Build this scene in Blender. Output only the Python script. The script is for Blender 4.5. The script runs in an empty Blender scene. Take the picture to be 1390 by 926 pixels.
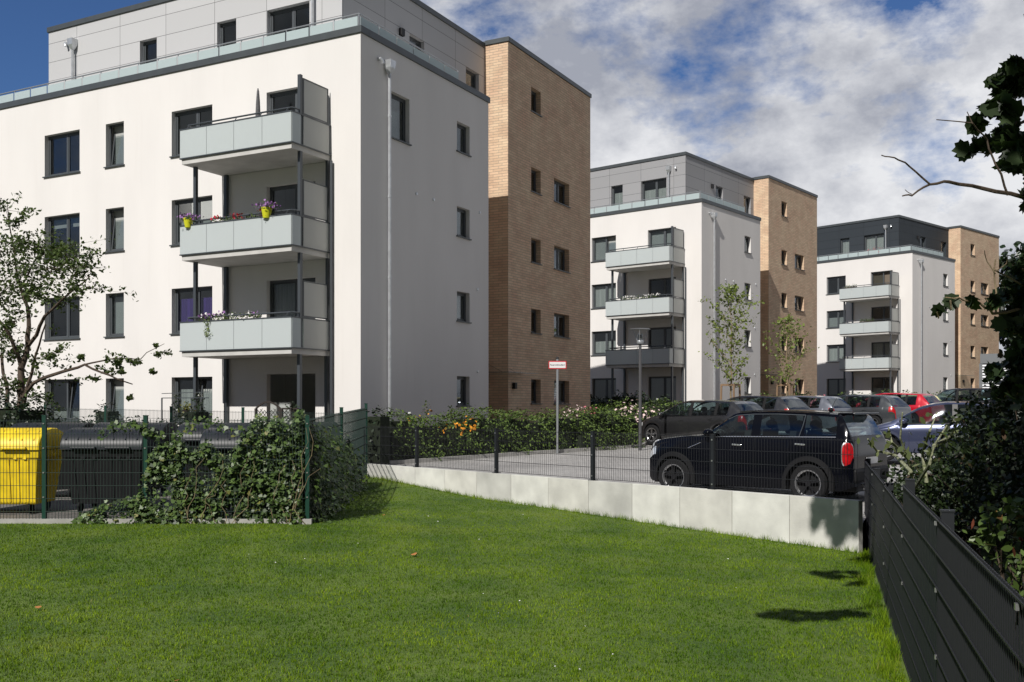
import bpy, bmesh, math, random
import numpy as np
from mathutils import Vector, Matrix
C = bpy.context.scene.collection
SC = bpy.context.scene
R = math.radians
E = 2.05                      # eye height above the lawn's zero level
# ------------------------------------------------------------------ camera
cam_d = bpy.data.cameras.new('camera'); cam = bpy.data.objects.new('camera', cam_d); C.objects.link(cam)
cam.location = (0, 0, E); cam.rotation_euler = (R(90), 0, 0)
cam_d.sensor_width = 36; cam_d.lens = 35.0; cam_d.shift_y = 0.0623
cam_d.clip_start = 0.1; cam_d.clip_end = 3000
SC.camera = cam
# ------------------------------------------------------------------ sky and sun
SUN_AZ = 28.6; SUN_EL = 41.0
W = bpy.data.worlds.new('World'); SC.world = W; W.use_nodes = True
nt = W.node_tree; nt.nodes.clear()
def N(t, **k):
    n = nt.nodes.new(t)
    for a, b in k.items(): setattr(n, a, b)
    return n
out = N('ShaderNodeOutputWorld'); bg = N('ShaderNodeBackground'); bg.inputs[1].default_value = 0.076
sky = N('ShaderNodeTexSky', sky_type='NISHITA', sun_disc=False, sun_elevation=R(SUN_EL), sun_rotation=R(180 + SUN_AZ))
sky.air_density = 1.0; sky.dust_density = 0.4; sky.ozone_density = 2.5
tc = N('ShaderNodeTexCoord')
sep = N('ShaderNodeSeparateXYZ'); nt.links.new(tc.outputs['Generated'], sep.inputs[0])
def M(op, a, b=None, clamp=False):
    n = N('ShaderNodeMath', operation=op, use_clamp=clamp)
    for i, v in enumerate((a, b)):
        if v is None: continue
        if isinstance(v, (int, float)): n.inputs[i].default_value = v
        else: nt.links.new(v, n.inputs[i])
    return n.outputs[0]
mp = N('ShaderNodeMapping'); nt.links.new(tc.outputs['Generated'], mp.inputs[0]); mp.inputs['Scale'].default_value = (1, 1, 1.7); mp.inputs['Location'].default_value = (0.37, 0.1, 0.42)
nz = N('ShaderNodeTexNoise'); nz.inputs['Scale'].default_value = 5.2; nz.inputs['Detail'].default_value = 9; nz.inputs['Roughness'].default_value = 0.60; nz.inputs['Distortion'].default_value = 0.05
nt.links.new(mp.outputs[0], nz.inputs['Vector'])
nz2 = N('ShaderNodeTexNoise'); nz2.inputs['Scale'].default_value = 5.0; nz2.inputs['Detail'].default_value = 9; nz2.inputs['Roughness'].default_value = 0.60; nz2.inputs['Distortion'].default_value = 0.0
mp2 = N('ShaderNodeMapping'); nt.links.new(tc.outputs['Generated'], mp2.inputs[0]); mp2.inputs['Location'].default_value = (2.1, 0.4, 1.3); mp2.inputs['Scale'].default_value = (1, 1, 1.5)
nt.links.new(mp2.outputs[0], nz2.inputs['Vector'])
# clear sky towards the left, cloud towards the right
side = M('ADD', M('MULTIPLY', sep.outputs[0], 1.3), M('ADD', 0.225, M('MULTIPLY', M('MAXIMUM', M('SUBTRACT', 0.45, sep.outputs[1]), 0.0), 1.8)))
side = M('MINIMUM', side, M('ADD', 0.172, M('MULTIPLY', M('MAXIMUM', M('MULTIPLY', sep.outputs[1], -1.0), 0.0), 0.10))); side = M('MAXIMUM', side, -0.5)
low = M('MULTIPLY', M('SUBTRACT', 0.31, sep.outputs[2]), 0.55); low = M('MAXIMUM', low, -0.05)
d = M('ADD', M('ADD', nz.outputs[0], side), low)
cr = N('ShaderNodeValToRGB'); cr.color_ramp.elements[0].position = 0.535; cr.color_ramp.elements[1].position = 0.665
cr.color_ramp.elements[0].color = (0, 0, 0, 1); cr.color_ramp.elements[1].color = (1, 1, 1, 1)
nt.links.new(d, cr.inputs[0])
cc = N('ShaderNodeValToRGB')
cc.color_ramp.elements[0].position = 0.40; cc.color_ramp.elements[0].color = (4.2, 4.45, 5.2, 1)
cc.color_ramp.elements[1].position = 0.60; cc.color_ramp.elements[1].color = (9.6, 9.7, 10.0, 1)
nt.links.new(nz2.outputs[0], cc.inputs[0])
tint = N('ShaderNodeMixRGB', blend_type='MULTIPLY'); tint.inputs[0].default_value = 1; tint.inputs[2].default_value = (0.50, 0.70, 1.02, 1); nt.links.new(sky.outputs[0], tint.inputs[1])
fb = M('ADD', 0.72, M('MULTIPLY', sep.outputs[1], 0.75)); fb = M('MINIMUM', M('MAXIMUM', fb, 0.30), 1.15)
cf = N('ShaderNodeVectorMath', operation='SCALE'); nt.links.new(cc.outputs[0], cf.inputs[0]); nt.links.new(fb, cf.inputs[3])
mx = N('ShaderNodeMixRGB'); nt.links.new(cr.outputs[0], mx.inputs[0]); nt.links.new(tint.outputs[0], mx.inputs[1]); nt.links.new(cf.outputs[0], mx.inputs[2])
nt.links.new(mx.outputs[0], bg.inputs[0]); nt.links.new(bg.outputs[0], out.inputs[0])
sd = bpy.data.lights.new('sun', 'SUN'); so = bpy.data.objects.new('sun', sd); C.objects.link(so)
sd.energy = 4.8; sd.angle = R(0.5); sd.color = (1.0, 0.965, 0.91)
dv = Vector((math.sin(R(SUN_AZ)) * math.cos(R(SUN_EL)), math.cos(R(SUN_AZ)) * math.cos(R(SUN_EL)), -math.sin(R(SUN_EL))))
so.rotation_euler = dv.to_track_quat('-Z', 'Y').to_euler()
so.location = (0, -5, 20)
SC.view_settings.view_transform = 'Standard'; SC.view_settings.look = 'None'
SC.view_settings.exposure = -0.05; SC.view_settings.gamma = 1.0
SC.view_settings.use_curve_mapping = False
# ------------------------------------------------------------------ materials
def mat(name, col, rough=0.7, metal=0.0, noise=0.0, nscale=8.0, bump=0.0, bscale=60.0, spec=0.5, coords='Object', coat=0.0, detail=4, nstretch=None):
    m = bpy.data.materials.new(name); m.use_nodes = True; t = m.node_tree
    b = t.nodes['Principled BSDF']; b.inputs['Base Color'].default_value = (*col, 1); b.inputs['Roughness'].default_value = rough
    b.inputs['Metallic'].default_value = metal; b.inputs['Specular IOR Level'].default_value = spec
    if coat: b.inputs['Coat Weight'].default_value = coat; b.inputs['Coat Roughness'].default_value = 0.03
    c = t.nodes.new('ShaderNodeTexCoord')
    vec = c.outputs[coords]
    if nstretch:
        mpn = t.nodes.new('ShaderNodeMapping'); mpn.inputs['Scale'].default_value = nstretch; t.links.new(vec, mpn.inputs[0]); vec = mpn.outputs[0]
    if noise:
        n = t.nodes.new('ShaderNodeTexNoise'); n.inputs['Scale'].default_value = nscale; n.inputs['Detail'].default_value = detail
        t.links.new(vec, n.inputs['Vector'])
        r = t.nodes.new('ShaderNodeValToRGB'); r.color_ramp.elements[0].position = 0.3; r.color_ramp.elements[1].position = 0.7
        r.color_ramp.elements[0].color = (*[x * (1 - noise) for x in col], 1); r.color_ramp.elements[1].color = (*[min(1, x * (1 + noise)) for x in col], 1)
        t.links.new(n.outputs[0], r.inputs[0]); t.links.new(r.outputs[0], b.inputs['Base Color'])
    if bump:
        n2 = t.nodes.new('ShaderNodeTexNoise'); n2.inputs['Scale'].default_value = bscale; n2.inputs['Detail'].default_value = 3
        t.links.new(c.outputs[coords], n2.inputs['Vector'])
        bp = t.nodes.new('ShaderNodeBump'); bp.inputs['Strength'].default_value = bump; bp.inputs['Distance'].default_value = 0.01
        t.links.new(n2.outputs[0], bp.inputs['Height']); t.links.new(bp.outputs[0], b.inputs['Normal'])
    return m
def leafmat(name, c0, c1, c2=None, rough=0.45, trans=0.25):
    m = bpy.data.materials.new(name); m.use_nodes = True; t = m.node_tree; b = t.nodes['Principled BSDF']
    g = t.nodes.new('ShaderNodeNewGeometry'); r = t.nodes.new('ShaderNodeValToRGB')
    r.color_ramp.elements[0].color = (*c0, 1); r.color_ramp.elements[1].color = (*c1, 1)
    if c2: e = r.color_ramp.elements.new(0.93); e.color = (*c1, 1); r.color_ramp.elements[2].color = (*c2, 1)
    t.links.new(g.outputs['Random Per Island'], r.inputs[0]); t.links.new(r.outputs[0], b.inputs['Base Color'])
    b.inputs['Roughness'].default_value = rough
    tr = t.nodes.new('ShaderNodeBsdfTranslucent'); t.links.new(r.outputs[0], tr.inputs[0])
    ms = t.nodes.new('ShaderNodeMixShader'); ms.inputs[0].default_value = trans
    o = t.nodes['Material Output']; t.links.new(b.outputs[0], ms.inputs[1]); t.links.new(tr.outputs[0], ms.inputs[2]); t.links.new(ms.outputs[0], o.inputs[0])
    return m
def glassmat(name, tint=(0.5, 0.55, 0.55), refl=0.1, rough=0.02):
    m = bpy.data.materials.new(name); m.use_nodes = True; t = m.node_tree; t.nodes.clear()
    o = t.nodes.new('ShaderNodeOutputMaterial'); tr = t.nodes.new('ShaderNodeBsdfTransparent'); tr.inputs[0].default_value = (*tint, 1)
    gl = t.nodes.new('ShaderNodeBsdfGlossy'); gl.inputs['Roughness'].default_value = rough; gl.inputs[0].default_value = (0.9, 0.95, 1, 1)
    fr = t.nodes.new('ShaderNodeLayerWeight'); fr.inputs[0].default_value = 0.5; pw = t.nodes.new('ShaderNodeMath'); pw.operation = 'POWER'; pw.inputs[1].default_value = 4.0; t.links.new(fr.outputs['Facing'], pw.inputs[0])
    ad = t.nodes.new('ShaderNodeMath'); ad.operation = 'MULTIPLY_ADD'; ad.inputs[1].default_value = 0.8; ad.inputs[2].default_value = refl + 0.03; ad.use_clamp = True
    t.links.new(pw.outputs[0], ad.inputs[0])
    ms = t.nodes.new('ShaderNodeMixShader'); t.links.new(ad.outputs[0], ms.inputs[0]); t.links.new(tr.outputs[0], ms.inputs[1]); t.links.new(gl.outputs[0], ms.inputs[2])
    t.links.new(ms.outputs[0], o.inputs[0]); return m
def frosted(name, col, tr=0.3):
    m = bpy.data.materials.new(name); m.use_nodes = True; t = m.node_tree; b = t.nodes['Principled BSDF']
    b.inputs['Base Color'].default_value = (*col, 1); b.inputs['Roughness'].default_value = 0.12
    x = t.nodes.new('ShaderNodeBsdfTranslucent'); x.inputs[0].default_value = (*col, 1)
    ms = t.nodes.new('ShaderNodeMixShader'); ms.inputs[0].default_value = tr; o = t.nodes['Material Output']
    t.links.new(b.outputs[0], ms.inputs[1]); t.links.new(x.outputs[0], ms.inputs[2]); t.links.new(ms.outputs[0], o.inputs[0]); return m
def brickmat(name, c1, c2, mortar):
    m = bpy.data.materials.new(name); m.use_nodes = True; t = m.node_tree; b = t.nodes['Principled BSDF']
    c = t.nodes.new('ShaderNodeTexCoord'); k = t.nodes.new('ShaderNodeTexBrick')
    t.links.new(c.outputs['UV'], k.inputs['Vector'])
    k.inputs['Scale'].default_value = 1.0; k.inputs['Brick Width'].default_value = 0.40; k.inputs['Row Height'].default_value = 0.104
    k.inputs['Mortar Size'].default_value = 0.008; k.inputs['Mortar Smooth'].default_value = 0.1; k.inputs['Bias'].default_value = -0.1
    k.inputs['Color1'].default_value = (*c1, 1); k.inputs['Color2'].default_value = (*c2, 1); k.inputs['Mortar'].default_value = (*mortar, 1)
    k.offset_frequency = 2; k.offset = 0.37
    n = t.nodes.new('ShaderNodeTexNoise'); n.inputs['Scale'].default_value = 1.1; n.inputs['Detail'].default_value = 5; t.links.new(c.outputs['UV'], n.inputs['Vector'])
    mx = t.nodes.new('ShaderNodeMixRGB'); mx.blend_type = 'OVERLAY'; mx.inputs[0].default_value = 0.35
    t.links.new(k.outputs[0], mx.inputs[1]); t.links.new(n.outputs[0], mx.inputs[2]); t.links.new(mx.outputs[0], b.inputs['Base Color'])
    b.inputs['Roughness'].default_value = 0.85
    bp = t.nodes.new('ShaderNodeBump'); bp.inputs['Strength'].default_value = 0.6; bp.inputs['Distance'].default_value = 0.01; bp.invert = True
    t.links.new(k.outputs['Fac'], bp.inputs['Height']); t.links.new(bp.outputs[0], b.inputs['Normal'])
    return m
def cladmat(name, col):
    # facade boards: dark open joints every 0.70 m up, 2.27 m along
    m = bpy.data.materials.new(name); m.use_nodes = True; t = m.node_tree; b = t.nodes['Principled BSDF']
    c = t.nodes.new('ShaderNodeTexCoord'); k = t.nodes.new('ShaderNodeTexBrick'); mpn = t.nodes.new('ShaderNodeMapping')
    mpn.inputs['Location'].default_value = (0.5, 0.155, 0)
    t.links.new(c.outputs['UV'], mpn.inputs[0]); t.links.new(mpn.outputs[0], k.inputs['Vector'])
    k.inputs['Scale'].default_value = 1.0; k.inputs['Brick Width'].default_value = 2.27; k.inputs['Row Height'].default_value = 0.70
    k.inputs['Mortar Size'].default_value = 0.009; k.offset = 0.0; k.inputs['Bias'].default_value = 0
    k.inputs['Color1'].default_value = (*col, 1); k.inputs['Color2'].default_value = (*[x * 1.06 for x in col], 1); k.inputs['Mortar'].default_value = (*[x * 0.28 for x in col], 1)
    t.links.new(k.outputs[0], b.inputs['Base Color']); b.inputs['Roughness'].default_value = 0.6; b.inputs['Specular IOR Level'].default_value = 0.25
    return m
def stuccomat(name, col):
    m = mat(name, col, 0.9, noise=0.035, nscale=0.7, bump=0.10, bscale=90, nstretch=(1, 1, 0.35), detail=6)
    # faint rain streaks and scuffs in the render
    t = m.node_tree; b = t.nodes['Principled BSDF']; src = b.inputs['Base Color'].links[0].from_socket
    c = t.nodes.new('ShaderNodeTexCoord'); mp_ = t.nodes.new('ShaderNodeMapping'); mp_.inputs['Scale'].default_value = (2.6, 2.6, 0.16); t.links.new(c.outputs['Object'], mp_.inputs[0])
    n = t.nodes.new('ShaderNodeTexNoise'); n.inputs['Scale'].default_value = 1.6; n.inputs['Detail'].default_value = 7; n.inputs['Roughness'].default_value = .62; t.links.new(mp_.outputs[0], n.inputs['Vector'])
    r = t.nodes.new('ShaderNodeValToRGB'); r.color_ramp.elements[0].position = .56; r.color_ramp.elements[0].color = (1, 1, 1, 1); r.color_ramp.elements[1].position = .78; r.color_ramp.elements[1].color = (.965, .96, .955, 1)
    t.links.new(n.outputs[0], r.inputs[0]); mx_ = t.nodes.new('ShaderNodeMixRGB'); mx_.blend_type = 'MULTIPLY'; mx_.inputs[0].default_value = 1; t.links.new(src, mx_.inputs[1]); t.links.new(r.outputs[0], mx_.inputs[2]); t.links.new(mx_.outputs[0], b.inputs['Base Color'])
    return m
MT = dict(
 stucco=stuccomat('white_render', (0.745, 0.72, 0.70)),
 brick=brickmat('clinker_brick', (0.71, 0.505, 0.345), (0.58, 0.41, 0.275), (0.33, 0.28, 0.225)),
 clad_light=cladmat('light_cladding', (0.50, 0.50, 0.51)), clad_mid=cladmat('mid_cladding', (0.31, 0.31, 0.32)), clad_dark=cladmat('dark_cladding', (0.035, 0.042, 0.05)),
 coping=mat('grey_coping', (0.085, 0.095, 0.10), 0.4, 0.3, noise=0.08, nscale=3),
 frame=mat('anthracite_frame', (0.075, 0.083, 0.09), 0.4),
 post=mat('anthracite_steel', (0.075, 0.085, 0.095), 0.38, 0.3),
 glass=glassmat('window_glass', (0.78, 0.81, 0.81), 0.02),
 frost=frosted('frosted_glass', (0.65, 0.70, 0.705)), frost2=frosted('terrace_glass', (0.58, 0.67, 0.68)), frostw=frosted('screen_glass', (0.62, 0.63, 0.61), 0.45),
 slab=mat('balcony_concrete', (0.52, 0.51, 0.49), 0.8, noise=0.10, nscale=2.5, bump=0.15),
 zinc=mat('zinc', (0.60, 0.62, 0.64), 0.32, 0.6, noise=0.12, nscale=5), alu=mat('aluminium_rail', (0.42, 0.44, 0.46), 0.4, 0.6),
 curtain=mat('curtain', (0.55, 0.55, 0.53), 0.9, noise=0.22, nscale=14, nstretch=(1.0, 1.0, 0.03)), blind=mat('roller_blind', (0.40, 0.41, 0.40), 0.8, noise=0.06, nscale=2),
 purple=mat('purple_curtain', (0.10, 0.05, 0.28), 0.8, noise=0.4, nscale=14, nstretch=(1, 1, 0.03)), brownb=mat('brown_blind', (0.16, 0.13, 0.10), 0.8),
 dark=mat('room_dark', (0.03, 0.03, 0.035), 0.9), black=mat('black_plastic', (0.012, 0.012, 0.013), 0.45, spec=0.3),
 lawn=None, concrete=mat('cast_concrete', (0.55, 0.54, 0.50), 0.85, noise=0.20, nscale=2.0, bump=0.25, bscale=40, detail=8),
 concrete_b=mat('cast_concrete_grey', (0.47, 0.465, 0.435), 0.85, noise=0.24, nscale=1.6, bump=0.25, bscale=40, detail=8),
 concrete_c=mat('cast_concrete_pale', (0.60, 0.595, 0.555), 0.85, noise=0.17, nscale=2.4, bump=0.25, bscale=40, detail=8),
 kerb=mat('kerb_concrete', (0.36, 0.35, 0.33), 0.9, noise=0.15, nscale=6, bump=0.2),
 soil=mat('bed_soil', (0.06, 0.045, 0.03), 0.95, noise=0.4, nscale=6, bump=0.6, bscale=25),
 ground=mat('rough_grass', (0.055, 0.075, 0.03), 0.95, noise=0.4, nscale=1.5, bump=0.5, bscale=12),
 green=mat('moss_green_steel', (0.006, 0.042, 0.028), 0.4), wire_green=mat('green_wire', (0.035, 0.055, 0.05), 0.4, 0.3), anth=mat('anthracite_fence', (0.018, 0.020, 0.023), 0.5, spec=0.25),
 anthwire=mat('anthracite_wire', (0.020, 0.021, 0.024), 0.5, spec=0.3),
 strip=mat('privacy_strip', (0.012, 0.023, 0.025), 0.6, spec=0.2, noise=0.15, nscale=1.3), clip=mat('steel_clip', (0.5, 0.5, 0.5), 0.3, 0.8),
 yellow=mat('yellow_bin_plastic', (0.80, 0.58, 0.012), 0.5, noise=0.16, nscale=5, detail=8), binblack=mat('black_bin_plastic', (0.011, 0.0115, 0.0125), 0.5, spec=0.25, noise=0.12, nscale=4), binlid=mat('grey_bin_lid', (0.022, 0.024, 0.029), 0.42, spec=0.3, noise=0.12, nscale=3),
 rubber=mat('tyre_rubber', (0.012, 0.012, 0.013), 0.8, spec=0.2), rim=mat('alloy', (0.55, 0.55, 0.56), 0.22, 0.9), rimblack=mat('black_alloy', (0.02, 0.02, 0.022), 0.25, 0.3), chrome=mat('chrome', (0.85, 0.85, 0.87), 0.22, 0.9),
 carglass=glassmat('car_glass', (0.50, 0.60, 0.61), 0.03), lens_red=mat('red_lens', (0.38, 0.006, 0.010), 0.25, noise=0.45, nscale=14, spec=0.4), lens_clear=mat('clear_lens', (0.6, 0.62, 0.64), 0.1, 0.3, coat=0.5),
 seat=mat('seat_cloth', (0.03, 0.03, 0.032), 0.8), bark=mat('bark', (0.07, 0.05, 0.035), 0.9, noise=0.35, nscale=12, bump=0.6, bscale=50), barkpale=mat('pale_bark', (0.22, 0.17, 0.10), 0.9, noise=0.3, nscale=12, bump=0.5),
 wood=mat('weathered_wood', (0.26, 0.17, 0.10), 0.8, noise=0.3, nscale=10, nstretch=(1, 1, 0.1)), darkwood=mat('dark_lattice_wood', (0.03, 0.022, 0.017), 0.7),
 galv=mat('galvanised_pole', (0.42, 0.44, 0.46), 0.38, 0.7), signw=mat('sign_white', (0.72, 0.72, 0.72), 0.4), signr=mat('sign_red', (0.55, 0.02, 0.03), 0.4), signk=mat('sign_black', (0.02, 0.02, 0.02), 0.5),
 lamp=mat('lamp_grey', (0.10, 0.10, 0.105), 0.4, 0.3), lampglass=glassmat('lamp_glass', (0.85, 0.88, 0.9), 0.08), lampw=mat('lamp_white', (0.6, 0.6, 0.6), 0.3),
 potyel=mat('yellow_pot', (0.62, 0.62, 0.02), 0.45), box=mat('planter', (0.08, 0.06, 0.05), 0.7), white=mat('white_plastic', (0.7, 0.7, 0.7), 0.4),
 louv=mat('louvre_white', (0.75, 0.77, 0.80), 0.45), shed=mat('shed_grey', (0.16, 0.17, 0.18), 0.5), wbox=mat('orange_toy', (0.65, 0.30, 0.02), 0.5),
 ivy=leafmat('ivy_leaf', (0.016, 0.035, 0.008), (0.095, 0.155, 0.035), (0.17, 0.16, 0.04), rough=0.45, trans=0.10), hedge=leafmat('hornbeam_leaf', (0.05, 0.09, 0.015), (0.15, 0.22, 0.045), rough=0.4, trans=0.2),
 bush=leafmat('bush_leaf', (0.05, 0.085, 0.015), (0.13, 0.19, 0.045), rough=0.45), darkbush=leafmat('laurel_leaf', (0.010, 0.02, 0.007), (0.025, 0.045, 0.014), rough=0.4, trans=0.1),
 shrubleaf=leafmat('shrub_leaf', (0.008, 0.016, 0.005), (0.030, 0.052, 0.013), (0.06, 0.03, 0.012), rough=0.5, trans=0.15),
 treeleaf=leafmat('tree_leaf', (0.032, 0.056, 0.010), (0.095, 0.14, 0.028), rough=0.5), youngleaf=leafmat('young_leaf', (0.10, 0.15, 0.02), (0.24, 0.30, 0.07), rough=0.5, trans=0.3),
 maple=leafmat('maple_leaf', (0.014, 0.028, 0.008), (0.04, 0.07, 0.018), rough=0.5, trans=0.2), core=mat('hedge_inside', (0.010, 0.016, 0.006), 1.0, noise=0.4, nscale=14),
 pink=mat('pale_rose', (0.72, 0.55, 0.53), 0.7), rose=mat('pink_rose', (0.55, 0.16, 0.20), 0.7), orange=mat('orange_lily', (0.75, 0.30, 0.02), 0.6), redf=mat('red_geranium', (0.55, 0.02, 0.05), 0.6), violet=mat('violet_petunia', (0.30, 0.14, 0.38), 0.6), whitef=mat('white_petal', (0.75, 0.74, 0.72), 0.7),
 deadleaf=mat('dead_leaf', (0.42, 0.17, 0.05), 0.7),
)
# ------------------------------------------------------------------ mesh helpers
class MB:
    def __init__(s): s.v = []; s.f = []; s.uv = []; s.hasuv = False
    def quad(s, pts, uvs=None):
        i = len(s.v); s.v += [tuple(p) for p in pts]; s.f.append(tuple(range(i, i + len(pts))))
        if uvs is None: uvs = [(0, 0)] * len(pts)
        else: s.hasuv = True
        s.uv += list(uvs); return s
    def box(s, x0, x1, y0, y1, z0, z1):
        i = len(s.v)
        s.v += [(x0,y0,z0),(x1,y0,z0),(x1,y1,z0),(x0,y1,z0),(x0,y0,z1),(x1,y0,z1),(x1,y1,z1),(x0,y1,z1)]
        for f, u in (((0,3,2,1),'xy'),((4,5,6,7),'xy'),((0,1,5,4),'xz'),((1,2,6,5),'yz'),((2,3,7,6),'xz'),((3,0,4,7),'yz')):
            s.f.append(tuple(i + k for k in f))
            for k in f:
                p = s.v[i + k]; s.uv.append((p[0], p[1]) if u == 'xy' else ((p[0], p[2]) if u == 'xz' else (p[1], p[2])))
        s.hasuv = True
        return s
    def obox(s, c, ax, ay, az):
        c, ax, ay, az = map(Vector, (c, ax, ay, az)); i = len(s.v)
        for sx, sy, sz in ((-1,-1,-1),(1,-1,-1),(1,1,-1),(-1,1,-1),(-1,-1,1),(1,-1,1),(1,1,1),(-1,1,1)):
            s.v.append(tuple(c + ax * sx + ay * sy + az * sz))
        for f in ((0,3,2,1),(4,5,6,7),(0,1,5,4),(1,2,6,5),(2,3,7,6),(3,0,4,7)):
            s.f.append(tuple(i + k for k in f)); s.uv += [(0, 0)] * 4
        return s
    def bar(s, a, b, w, h=None, up=(0, 0, 1)):
        a = Vector(a); b = Vector(b); h = h or w; d = (b - a); L = d.length; d.normalize(); up = Vector(up)
        if abs(d.dot(up)) > 0.95: up = Vector((1, 0, 0))
        sx = d.cross(up).normalized(); sz = sx.cross(d)
        return s.obox((a + b) / 2, d * L / 2, sx * w / 2, sz * h / 2)
    def tube(s, pts, rad, n=8, cap=True):
        pts = [Vector(p) for p in pts]
        if not isinstance(rad, (list, tuple)): rad = [rad] * len(pts)
        i = len(s.v); prev = None
        for k, p in enumerate(pts):
            d = (pts[min(k + 1, len(pts) - 1)] - pts[max(k - 1, 0)]).normalized()
            if prev is None: a = d.orthogonal().normalized()
            else: a = (prev - d * prev.dot(d)); a = a.normalized() if a.length > 1e-6 else d.orthogonal().normalized()
            prev = a; b = d.cross(a)
            for j in range(n):
                t = 2 * math.pi * j / n; s.v.append(tuple(p + (a * math.cos(t) + b * math.sin(t)) * rad[k]))
        for k in range(len(pts) - 1):
            for j in range(n):
                q = (i + k * n + j, i + k * n + (j + 1) % n, i + (k + 1) * n + (j + 1) % n, i + (k + 1) * n + j); s.f.append(q); s.uv += [(0, 0)] * 4
        if cap:
            s.f.append(tuple(i + j for j in reversed(range(n)))); s.uv += [(0, 0)] * n
            s.f.append(tuple(i + (len(pts) - 1) * n + j for j in range(n))); s.uv += [(0, 0)] * n
        return s
    def lathe(s, prof, n=24, origin=(0, 0, 0), axis='z'):
        i = len(s.v); o = Vector(origin)
        for r, h in prof:
            for j in range(n):
                t = 2 * math.pi * j / n; a, b = r * math.cos(t), r * math.sin(t)
                p = (a, b, h) if axis == 'z' else ((a, h, b) if axis == 'y' else (h, a, b)); s.v.append(tuple(o + Vector(p)))
        for k in range(len(prof) - 1):
            for j in range(n):
                s.f.append((i + k * n + j, i + k * n + (j + 1) % n, i + (k + 1) * n + (j + 1) % n, i + (k + 1) * n + j)); s.uv += [(0, 0)] * 4
        return s
    def ball(s, c, r, n=8, sz=1.0):
        pr = [(max(1e-4, r * math.sin(math.pi * k / n)), r * sz * math.cos(math.pi * k / n)) for k in range(n + 1)]
        return s.lathe(pr, n + 2, c)
    def build(s, name, m=None, parent=None, smooth=False, loc=None, bevel=0.0):
        me = bpy.data.meshes.new(name); me.from_pydata(s.v, [], s.f)
        if s.hasuv:
            l = me.uv_layers.new(name='UVMap'); l.data.foreach_set('uv', [c for u in s.uv for c in u])
        me.update()
        return link(name, me, m, parent, smooth, loc, bevel)
def link(name, me, m=None, parent=None, smooth=False, loc=None, bevel=0.0):
    o = bpy.data.objects.new(name, me); C.objects.link(o)
    if m is not None and not me.materials: me.materials.append(MT[m] if isinstance(m, str) else m)
    if parent is not None: o.parent = parent
    if loc is not None: o.location = loc
    if smooth:
        me.polygons.foreach_set('use_smooth', [True] * len(me.polygons))
        if smooth != 'all':
            try: me.set_sharp_from_angle(angle=R(35))
            except Exception: pass
    if bevel:
        b = o.modifiers.new('bevel', 'BEVEL'); b.width = bevel; b.segments = 2; b.limit_method = 'ANGLE'
    return o
def thing(name, label, cat, loc=(0, 0, 0), rz=0, group=None):
    o = bpy.data.objects.new(name, None); C.objects.link(o); o.location = loc; o.rotation_euler = (0, 0, rz); o.empty_display_size = 0.2
    o['label'] = label; o['category'] = cat
    if group: o['group'] = group
    return o
def tag(o, label, cat, group=None):
    o['label'] = label; o['category'] = cat
    if group: o['group'] = group
    return o
def struct(o): o['kind'] = 'structure'; return o
F = 1351.35; HX, HY = 695.0, 549.6
def at(px, py, Z): return Vector(((px - HX) / F * Z, Z, E + (HY - py) / F * Z))
rng = np.random.default_rng(7)
SHP = dict(
 oval=[(0, -.5), (.22, -.22), (.26, .08), (0, .5), (-.26, .08), (-.22, -.22)],
 ivy=[(0, -.4), (.3, -.42), (.5, -.05), (.22, .12), (0, .55), (-.22, .12), (-.5, -.05), (-.3, -.42)],
 lobed=[(0, -.42), (.20, -.34), (.40, -.34), (.38, -.12), (.54, .06), (.40, .16), (.38, .36), (.18, .34), (0, .58), (-.18, .34), (-.38, .36), (-.40, .16), (-.54, .06), (-.38, -.12), (-.40, -.34), (-.20, -.34)],
 blob=[(.5, 0), (.25, .43), (-.25, .43), (-.5, 0), (-.25, -.43), (.25, -.43)])
def leaves(name, P, size, m, parent=None, shape='oval', nrm=None, up=0.5, jitter=0.35, droop=0.0, seed=1):
    g = np.random.default_rng(seed); P = np.asarray(P, float); n = len(P); S = np.array(SHP[shape]); k = len(S)
    nn = g.normal(size=(n, 3))
    nn /= np.linalg.norm(nn, axis=1)[:, None]
    nn = nn * 0.9 + np.array([0, 0, up])
    if nrm is not None: nn = nn + np.asarray(nrm) * 1.1
    nn /= np.linalg.norm(nn, axis=1)[:, None]
    t = g.normal(size=(n, 3)) + np.array([0, 0, -droop]); t -= nn * np.sum(t * nn, axis=1)[:, None]; t /= np.linalg.norm(t, axis=1)[:, None]
    b = np.cross(nn, t); sz = size * (1 + jitter * g.uniform(-1, 1, n))
    bend = 0.35 * (S[:, 0] ** 2)
    V = P[:, None, :] + sz[:, None, None] * (b[:, None, :] * S[None, :, 0, None] + t[:, None, :] * S[None, :, 1, None] + nn[:, None, :] * bend[None, :, None])
    V = V.reshape(-1, 3); me = bpy.data.meshes.new(name)
    me.vertices.add(n * k); me.vertices.foreach_set('co', V.ravel()); me.loops.add(n * k); me.loops.foreach_set('vertex_index', np.arange(n * k, dtype=np.int32))
    me.polygons.add(n); me.polygons.foreach_set('loop_start', np.arange(0, n * k, k, dtype=np.int32)); me.polygons.foreach_set('loop_total', np.full(n, k, dtype=np.int32))
    me.update(calc_edges=True)
    return link(name, me, m, parent)
def sub(a, b, n): return [Vector(a).lerp(Vector(b), i / n) for i in range(n + 1)]
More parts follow.
